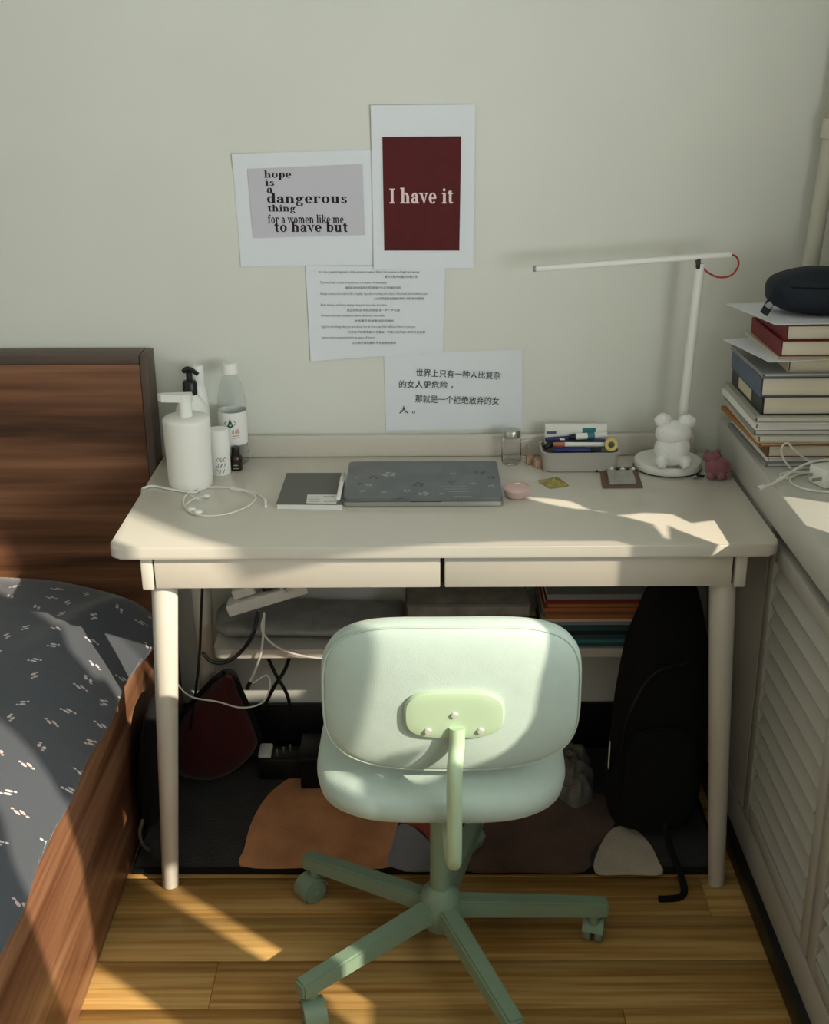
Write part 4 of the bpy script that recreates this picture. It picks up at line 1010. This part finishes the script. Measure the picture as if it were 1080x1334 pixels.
# white plush leaning on the lamp: two round tufts
wp = thing('white_plush', 'small white fluffy toy with two round tufts sitting on the lamp base', 'toy', (.475, -.135, TZ+.0195))
c = Vector((.474, -.160, TZ+.0200))
MB().ball(c+Vector((0, 0, .036)), .036, (1.05, .75, 1), 20).noise(.003, 60, 1).build('body', 'whiteplush', wp, ang=180)
MB().ball(c+Vector((0, 0, .072)), .033, (1.15, .8, .8), 20).noise(.003, 60, 2).build('head', 'whiteplush', wp, ang=180)
for sx, dx in ((-1, -.022), (1, .026)):
    MB().ball(c+Vector((dx, 0, .098 if sx < 0 else .095)), .017, (1.05, .8, .9), 18).noise(.0025, 90, 5+sx).build('tuft', 'whiteplush', wp, ang=180)
    MB().ball(c+Vector((sx*.024, -.022, .016)), .014, (.9, 1.1, 1), 14).noise(.002, 90, 9).build('foot', 'whiteplush', wp, ang=180)
# pink plush
c = Vector((.566, -.176, TZ+.0015)); pl_ = thing('pink_plush', 'small dusty pink plush animal keyring lying in the right corner of the desk', 'toy', c)
MB().ball(c+Vector((0, 0, .022)), .022, (1.25, .95, 1), 20).noise(.0025, 50, 3).build('body', 'plush', pl_, ang=180)
MB().ball(c+Vector((-.012, .004, .040)), .016, (1.2, 1, .8), 18).noise(.002, 60, 4).build('head', 'plush', pl_, ang=180)
for dx, dy in ((-.016, -.014), (.004, -.018), (.020, -.010)): MB().ball(c+Vector((dx, dy, .008)), .0082, (1, 1.1, .95), 12).noise(.001, 80, 5).build('leg', 'plush', pl_, ang=180)
for dx in (-.022, .0): MB().ball(c+Vector((dx, .006, .052)), .006, (1, .6, 1.1), 10).build('ear', 'plush', pl_, ang=180)
MB().tube([c+Vector((-.025, -.008, .012)), c+Vector((-.038, -.012, .006)), c+Vector((-.050, -.010, .003)), c+Vector((-.042, -.004, .003)), c+Vector((-.030, -.006, .010))], .0016, seg=6).build('clip', 'metal', pl_)
MB().box(c+Vector((-.036, -.010, .006)), (.016, .010, .006), .002, rot=(0, .2, .5)).build('strap', 'black', pl_)

# ------------------------------------------------------------------ things on the sill
SZ = .8273
def book(name, label, cat, x0, y0, x1, y1, z0, z1, cover, pages='pages', rot=0, group='books and papers stacked on the sill', ct=.0016, spine='-x', bend=0):
    cx_, cy_ = (x0+x1)/2, (y0+y1)/2
    t = thing(name, label, cat, (cx_, cy_, z0), rot, group); dx, dy = x1-x0, y1-y0; h = z1-z0-.0004
    MB().box((dx*.0+.002, 0.0015, h/2), (dx-.006, dy-.003, h-2*ct), .0004, seg=1).build('page_block', pages, t, world=False)
    cv = MB()
    cv.prism([(-dx/2, 0), (dx/2, 0), (dx/2, ct), (-dx/2+ct, ct), (-dx/2+ct, h-ct), (dx/2, h-ct), (dx/2, h), (-dx/2, h)], -dy/2, dy/2, Matrix(((1, 0, 0, 0), (0, 0, 1, 0), (0, 1, 0, 0), (0, 0, 0, 1))))
    cv.build('cover', cover, t, world=False, ang=30)
    return t
bk = [
 ('magazine', 'thin grey magazine at the very bottom of the stack on the sill', 'magazine', .612, -.335, .83, -.07, 0, .009, 'greybook', 'whitepages', .03),
 ('booklet', 'thin white booklet second from the bottom of the sill stack', 'booklet', .618, -.325, .83, -.06, .009, .017, 'offwhite', 'whitepages', .02),
 ('book', 'brown covered book low in the stack on the sill', 'book', .622, -.33, .82, -.07, .017, .042, 'brownbook', 'pages', -.02),
 ('envelope', 'ochre paper envelope sticking out of the sill stack towards the desk', 'envelope', .592, -.335, .81, -.08, .042, .050, 'ochre', 'pages', .05),
 ('workbook', 'white workbook resting on the ochre envelope', 'book', .596, -.34, .82, -.07, .050, .064, 'cream', 'whitepages', .0),
 ('magazine', 'pale grey magazine above the white workbook in the sill stack', 'magazine', .590, -.34, .82, -.08, .064, .075, 'greybook', 'whitepages', -.02),
 ('workbook', 'off-white workbook above the pale grey magazine', 'book', .588, -.338, .82, -.08, .075, .088, 'offwhite', 'whitepages', .01),
 ('magazine', 'thin grey-green magazine below the black-spined book', 'magazine', .590, -.335, .82, -.08, .088, .100, 'cabinet', 'whitepages', -.01),
 ('book', 'black-spined book with a beige label and cream pages', 'book', .602, -.325, .82, -.09, .100, .136, 'black', 'pages', 0),
 ('book', 'slate blue book with cream pages in the middle of the stack', 'book', .596, -.325, .82, -.10, .136, .172, 'bluebook', 'pages', .0),
 ('magazine', 'glossy thin grey magazine lying on the slate blue book', 'magazine', .596, -.32, .82, -.09, .172, .180, 'greybook', 'whitepages', .02),
 ('book', 'thick cream book set back above the glossy magazine', 'book', .648, -.31, .82, -.10, .180, .204, 'cream', 'pages', 0),
]
for n_, l_, c_, x0, y0, x1, y1, z0, z1, cv, pg, ro in bk: book(n_, l_, c_, x0, y0, x1, y1, SZ+z0, SZ+z1, cv, pg, ro)
MB().box((.6012, -.20, SZ+.118), (.0008, .10, .022)).build('spine_label', 'cream', bpy.data.objects['book.001'])
def loose(label, px, z, m='paper', up=.0):
    q = [P('z', z, *p) if len(p) == 2 else Vector(p) for p in px]
    r0 = sum((v for v in q), Vector())/len(q)
    b = MB(); N_ = 6; g_ = []
    for i in range(N_+1):
        g_.append([])
        for j in range(N_+1):
            u_, v_ = i/N_, j/N_; p = (q[0]*(1-u_)+q[1]*u_)*(1-v_)+(q[3]*(1-u_)+q[2]*u_)*v_
            g_[-1].append(b.bm.verts.new((p.x, p.y, z+up*(1-u_)**2*(1+.3*noise.noise(p*20)))))
    fs = [b.bm.faces.new((g_[i][j], g_[i+1][j], g_[i+1][j+1], g_[i][j+1])) for i in range(N_) for j in range(N_)]
    b.bm.normal_update(); bmesh.ops.solidify(b.bm, geom=fs, thickness=.0012)
    o = b.build('paper_sheet', m, ang=40); tag(o, label, 'paper', 'books and papers stacked on the sill'); return o
loose('loose white sheets poking out of the stack below the red books', ((.56, -.16, 0), (.83, -.08, 0), (.83, -.30, 0), (.602, -.345, 0)), SZ+.2046, up=.002)
book('booklet', 'thin beige booklet right under the two red books', 'booklet', .618, -.325, .82, -.11, SZ+.2070, SZ+.2135, 'cream', 'pages', .03)
book('book', 'lower of the two dark red clothbound books', 'book', .624, -.33, .82, -.12, SZ+.2135, SZ+.2435, 'redbook', 'pages', 0)
book('book', 'upper of the two dark red clothbound books', 'book', .632, -.325, .82, -.12, SZ+.2437, SZ+.2710, 'redbook', 'pages', .01)
loose('loose white sheets poking out of the stack under the pencil case', ((.562, -.15, 0), (.83, -.10, 0), (.83, -.31, 0), (.606, -.34, 0)), SZ+.2718, up=.004)
# pencil case
pc = thing('pencil_case', 'dark navy zipped pencil case on top of the stack of books', 'pencil case', (.73, -.24, SZ+.274))
pm2 = Matrix.Translation((.742, -.235, SZ+.274+.044)) @ Matrix.Rotation(math.radians(-3), 4, 'Z')
MB().pillow(.25, .086, .12, 2.9, 3, pm2, rings=10, seg=64).noise(.003, 18, 2).build('case_body', 'navy', pc, ang=80)
pts = []
for k in range(41):
    a = 2*pi*k/40; pts.append(pm2 @ Vector((.120*abs(cos(a))**.62*(1 if cos(a) > 0 else -1), .0585*abs(sin(a))**.8*(1 if sin(a) > 0 else -1), .014)))
MB().tube(pts, .0022, seg=6, smooth=False).build('zip', 'blackfab', pc)
a0, a1 = P('y', -.285, 1012, 380), P('y', -.315, 995, 409); d = (a1-a0).normalized(); up_ = d.cross(Vector((0, -1, .35))).normalized(); n_ = up_.cross(d)
b = MB(); b.box((0, 0, 0), ((a1-a0).length, .016, .0035), .0012)
b.xf(b.bm.verts, Matrix.Translation((a0+a1)/2) @ Matrix(((d.x, up_.x, n_.x, 0), (d.y, up_.y, n_.y, 0), (d.z, up_.z, n_.z, 0), (0, 0, 0, 1))))
b.build('wrist_strap', 'navy', pc)
MB().box(a0*.35+a1*.65+n_*.003, (.012, .004, .012), .001, rot=(0, .9, 0)).build('strap_buckle', 'greybook', pc)
# charger and cables
cg = thing('charger', 'white block charger with its coiled cable on the window sill', 'charger', (.70, -.43, SZ))
MB().box((.708, -.432, SZ+.0175), (.058, .05, .035), .005, rot=(0, 0, .35)).build('charger_body', 'white', cg)
for s_ in (-1, 1): MB().box((.676, -.445+.014*s_, SZ+.018), (.02, .0015, .006), rot=(0, 0, .35)).build('prong', 'metal', cg)
MB().tube([(.735, -.40, SZ+.012), (.72, -.38, SZ+.004), (.67, -.385, SZ+.003), (.640, -.42, SZ+.003), (.650, -.465, SZ+.003), (.70, -.485, SZ+.003), (.76, -.47, SZ+.003)], .0022, seg=8).build('cord', 'cable', cg)
uc = thing('charging_cable', 'white charging cable with its metal plug hanging off the sill edge', 'cable', (.6, -.45, SZ))
q = [P('y', -.46, 992, 645), P('y', -.445, 1004, 635), P('y', -.43, 1020, 622), P('y', -.41, 1042, 608), P('y', -.40, 1064, 600.5), P('y', -.39, 1090, 600)]
q = [v if v.z > SZ+.004 else Vector((v.x, v.y, SZ+.004)) for v in q]
MB().tube(q+[q[-1]+Vector((.05, .01, -.02))], .0023, seg=8).build('cord', 'cable', uc)
d = (q[0]-q[1]).normalized()
MB().tube([q[1]+(q[2]-q[1])*t for t in (.55, .7, .85, 1)], .0034, seg=10).build('strain_relief', 'white', uc)
MB().cyl(q[0]-d*.004, q[0]+d*.010, .0046, seg=10, bev=.001).build('plug_housing', 'white', uc)
MB().box(q[0]+d*.014, (.006, .006, .003), rot=(0, 0, math.atan2(d.y, d.x))).build('plug', 'metal', uc)
c2 = tag(MB().tube([(.632, -.385, SZ+.003), (.66, -.37, SZ+.004), (.69, -.352, SZ+.004), (.72, -.36, SZ+.003), (.70, -.375, SZ+.003), (.65, -.378, SZ+.003), (.628, -.40, SZ+.003), (.64, -.41, SZ+.003)], .0021, seg=8).build('thin_cable', 'cable'), 'thin grey-white cable coiled against the bottom of the book stack', 'cable')
c3 = tag(MB().tube([(.70, -.352, SZ+.012), (.668, -.352, SZ+.035), (.650, -.349, SZ+.052), (.64, -.348, SZ+.04), (.648, -.349, SZ+.018), (.66, -.355, SZ+.003)], .0019, seg=8).build('thin_cable', 'cable'), 'thin pale cable standing up in a loop before the book stack', 'cable')

# ------------------------------------------------------------------ on and under the shelf
HZ = .3725
def flatbook(label, x0, y0, x1, y1, z0, z1, cover, ro=0, nm='magazine'):
    cx_, cy_, dx, dy = (x0+x1)/2, (y0+y1)/2, x1-x0, y1-y0
    return book(nm, label, 'magazine', cx_-dy/2, cy_-dx/2, cx_+dy/2, cy_+dx/2, z0, z1, cover, 'pages', pi/2, 'magazines stacked on the shelf under the desk', .0012)
z = HZ; rr_ = random.Random(3)
spec = [('dark teal magazine at the bottom of the shelf stack', 'darkteal', .010), ('teal magazine second from the bottom of the shelf stack', 'teal', .008), ('dark teal magazine third from the bottom of the shelf stack', 'darkteal', .011), ('dark blue magazine fourth from the bottom of the shelf stack', 'navy', .009), ('teal green magazine just below the grey one in the shelf stack', 'darkteal', .012),
        ('grey magazine between the teal and orange ones on the shelf', 'greybook', .008), ('cream magazine above the grey one on the shelf', 'cream', .007), ('orange magazine in the shelf stack, lower of the two orange ones', 'orangebook', .010), ('brown magazine between the two orange ones on the shelf', 'brownbook', .008), ('orange magazine in the shelf stack, upper of the two orange ones', 'orangebook', .009), ('ochre magazine near the top of the shelf stack', 'ochre', .010), ('dark red magazine near the top of the shelf stack', 'redbook', .009), ('grey magazine on top of the shelf stack', 'greybook', .012)]
for l_, cv, h in spec:
    dx = rr_.uniform(-.006, .006); flatbook(l_, .222+dx, -.195+abs(dx), .432+dx, -.02, z, z+h, cv); z += h
z = HZ
for l_, cv, h, x0, x1 in (('printed grey carton lying on the shelf behind the chair', 'printbox', .07, -.075, .185), ('flat printed carton stacked on the grey carton on the shelf', 'printbox', .03, -.07, .19)):
    t = thing('carton', l_, 'box', ((x0+x1)/2, -.11, z)); MB().box(((x0+x1)/2, -.105, z+h/2), (x1-x0, .16, h-.0006), .002).build('carton_body', cv, t)
    MB().box(((x0+x1)/2, -.106, z+h-.004), (x1-x0+.003, .163, .007), .001).build('lid_edge', 'cloth', t); z += h
b = MB().pillow(.42, .165, .034, 5, 3, Matrix.Translation((-.285, -.105, HZ+.030)) @ Matrix.Rotation(pi/2, 4, 'X'), rings=8, seg=56)
b.noise(.010, 14, 6); b.noise(.004, 40, 3)
tag(b.build('plastic_bag', 'greybag', ang=80), 'crumpled grey plastic bag lying on the shelf under the power strip', 'bag')
ps = thing('power_strip', 'white power strip propped up on the shelf under the left drawer', 'power strip', (-.37, -.155, .46))
a0, a1 = P('y', -.165, 297, 803), P('y', -.165, 400, 772); d = (a1-a0).normalized(); ay = math.atan2(d.z, d.x)
mc = (a0+a1)/2+Vector((0, .02, .012))
MB().box(mc, ((a1-a0).length, .05, .026), .003, rot=(0, -ay, 0)).build('strip_body', 'white', ps)
MB().box(mc+Vector((-.05, 0, .014)), (.05, .035, .02), .003, rot=(0, -ay, 0)).build('plug', 'white', ps)
MB().box(mc+Vector((.005, 0, .03)), (.035, .035, .02), .003, rot=(0, -ay, 0)).build('plug', 'black', ps)
MB().tube([mc+Vector((.03, -.02, .03)), mc+Vector((.045, -.03, .022)), mc+Vector((.06, -.02, .036)), mc+Vector((.07, 0, .05))], .003).build('cord', 'cable', ps)
Y = -.215
def cable(label, pts, r, m, plug=None):
    o = thing('cable', label, 'cable', P('y', pts[0][2] if len(pts[0]) > 2 else Y, *pts[0][:2]))
    q = [P('y', p[2] if len(p) > 2 else Y, p[0], p[1]) for p in pts]
    MB().tube(q, r, seg=8).build('cord', m, o)
    if plug: MB().cyl(q[-1], q[-1]+(q[-1]-q[-2]).normalized()*.02, r*1.7, seg=10, bev=.0008).build('plug', plug, o)
cable('thick grey cable sagging from the power strip to below the shelf', [(336, 797, -.19), (330, 825), (315, 848), (296, 862), (276, 862), (264, 850)], .0042, 'black')
cable('white cable hanging straight down from the power strip with a black tip', [(344, 798, -.19), (343, 825), (340, 850), (333, 872), (326, 888)], .0026, 'cable', 'black')
cable('white cable running from the power strip behind the chair', [(344, 800, -.19), (341, 818), (348, 832), (365, 845), (392, 854), (425, 858), (450, 856)], .0024, 'cable')
cable('thin white cable sagging across the maroon cushion', [(222, 872, -.28), (232, 892, -.28), (250, 908, -.28), (283, 914, -.27), (315, 922, -.26), (342, 915, -.25), (352, 893, -.24), (347, 880, -.23), (330, 890, -.23)], .0018, 'cable')
cable('black cable crossing from the left under the shelf', [(349, 857, -.12), (360, 880, -.12), (374, 905, -.12), (378, 930, -.12), (370, 950, -.12)], .0042, 'black')
cable('black cable crossing from the right under the shelf', [(377, 857, -.13), (370, 875, -.13), (357, 895, -.13), (342, 925, -.13)], .0042, 'black')
cable('black cord hanging straight down beside the rear desk leg', [(264, 760, -.21), (262, 800, -.21), (260, 850, -.21), (255, 900, -.21), (248, 950, -.2)], .003, 'black')
ad = thing('adapter', 'black adapter with white plug block and prongs on the floor under the shelf', 'adapter', (-.365, -.12, .0125))
MB().box((-.365, -.12, .040), (.10, .06, .055), .006).build('block', 'black', ad)
MB().box((-.40, -.12, .072), (.03, .05, .012), .004).build('plug_block', 'white', ad)
for k in range(3): MB().box((-.372+.014*k, -.135+.01*k, .075), (.004, .006, .018), .001).build('prong', 'metal', ad)
sb = thing('shoe_box', 'black lidded box on the floor behind the chair', 'box', (-.22, -.14, .0125))
MB().box((-.235, -.14, .050), (.16, .10, .074), .003).build('box_body', 'blackfab', sb); MB().box((-.235, -.14, .092), (.166, .106, .012), .002).build('lid', 'black', sb)
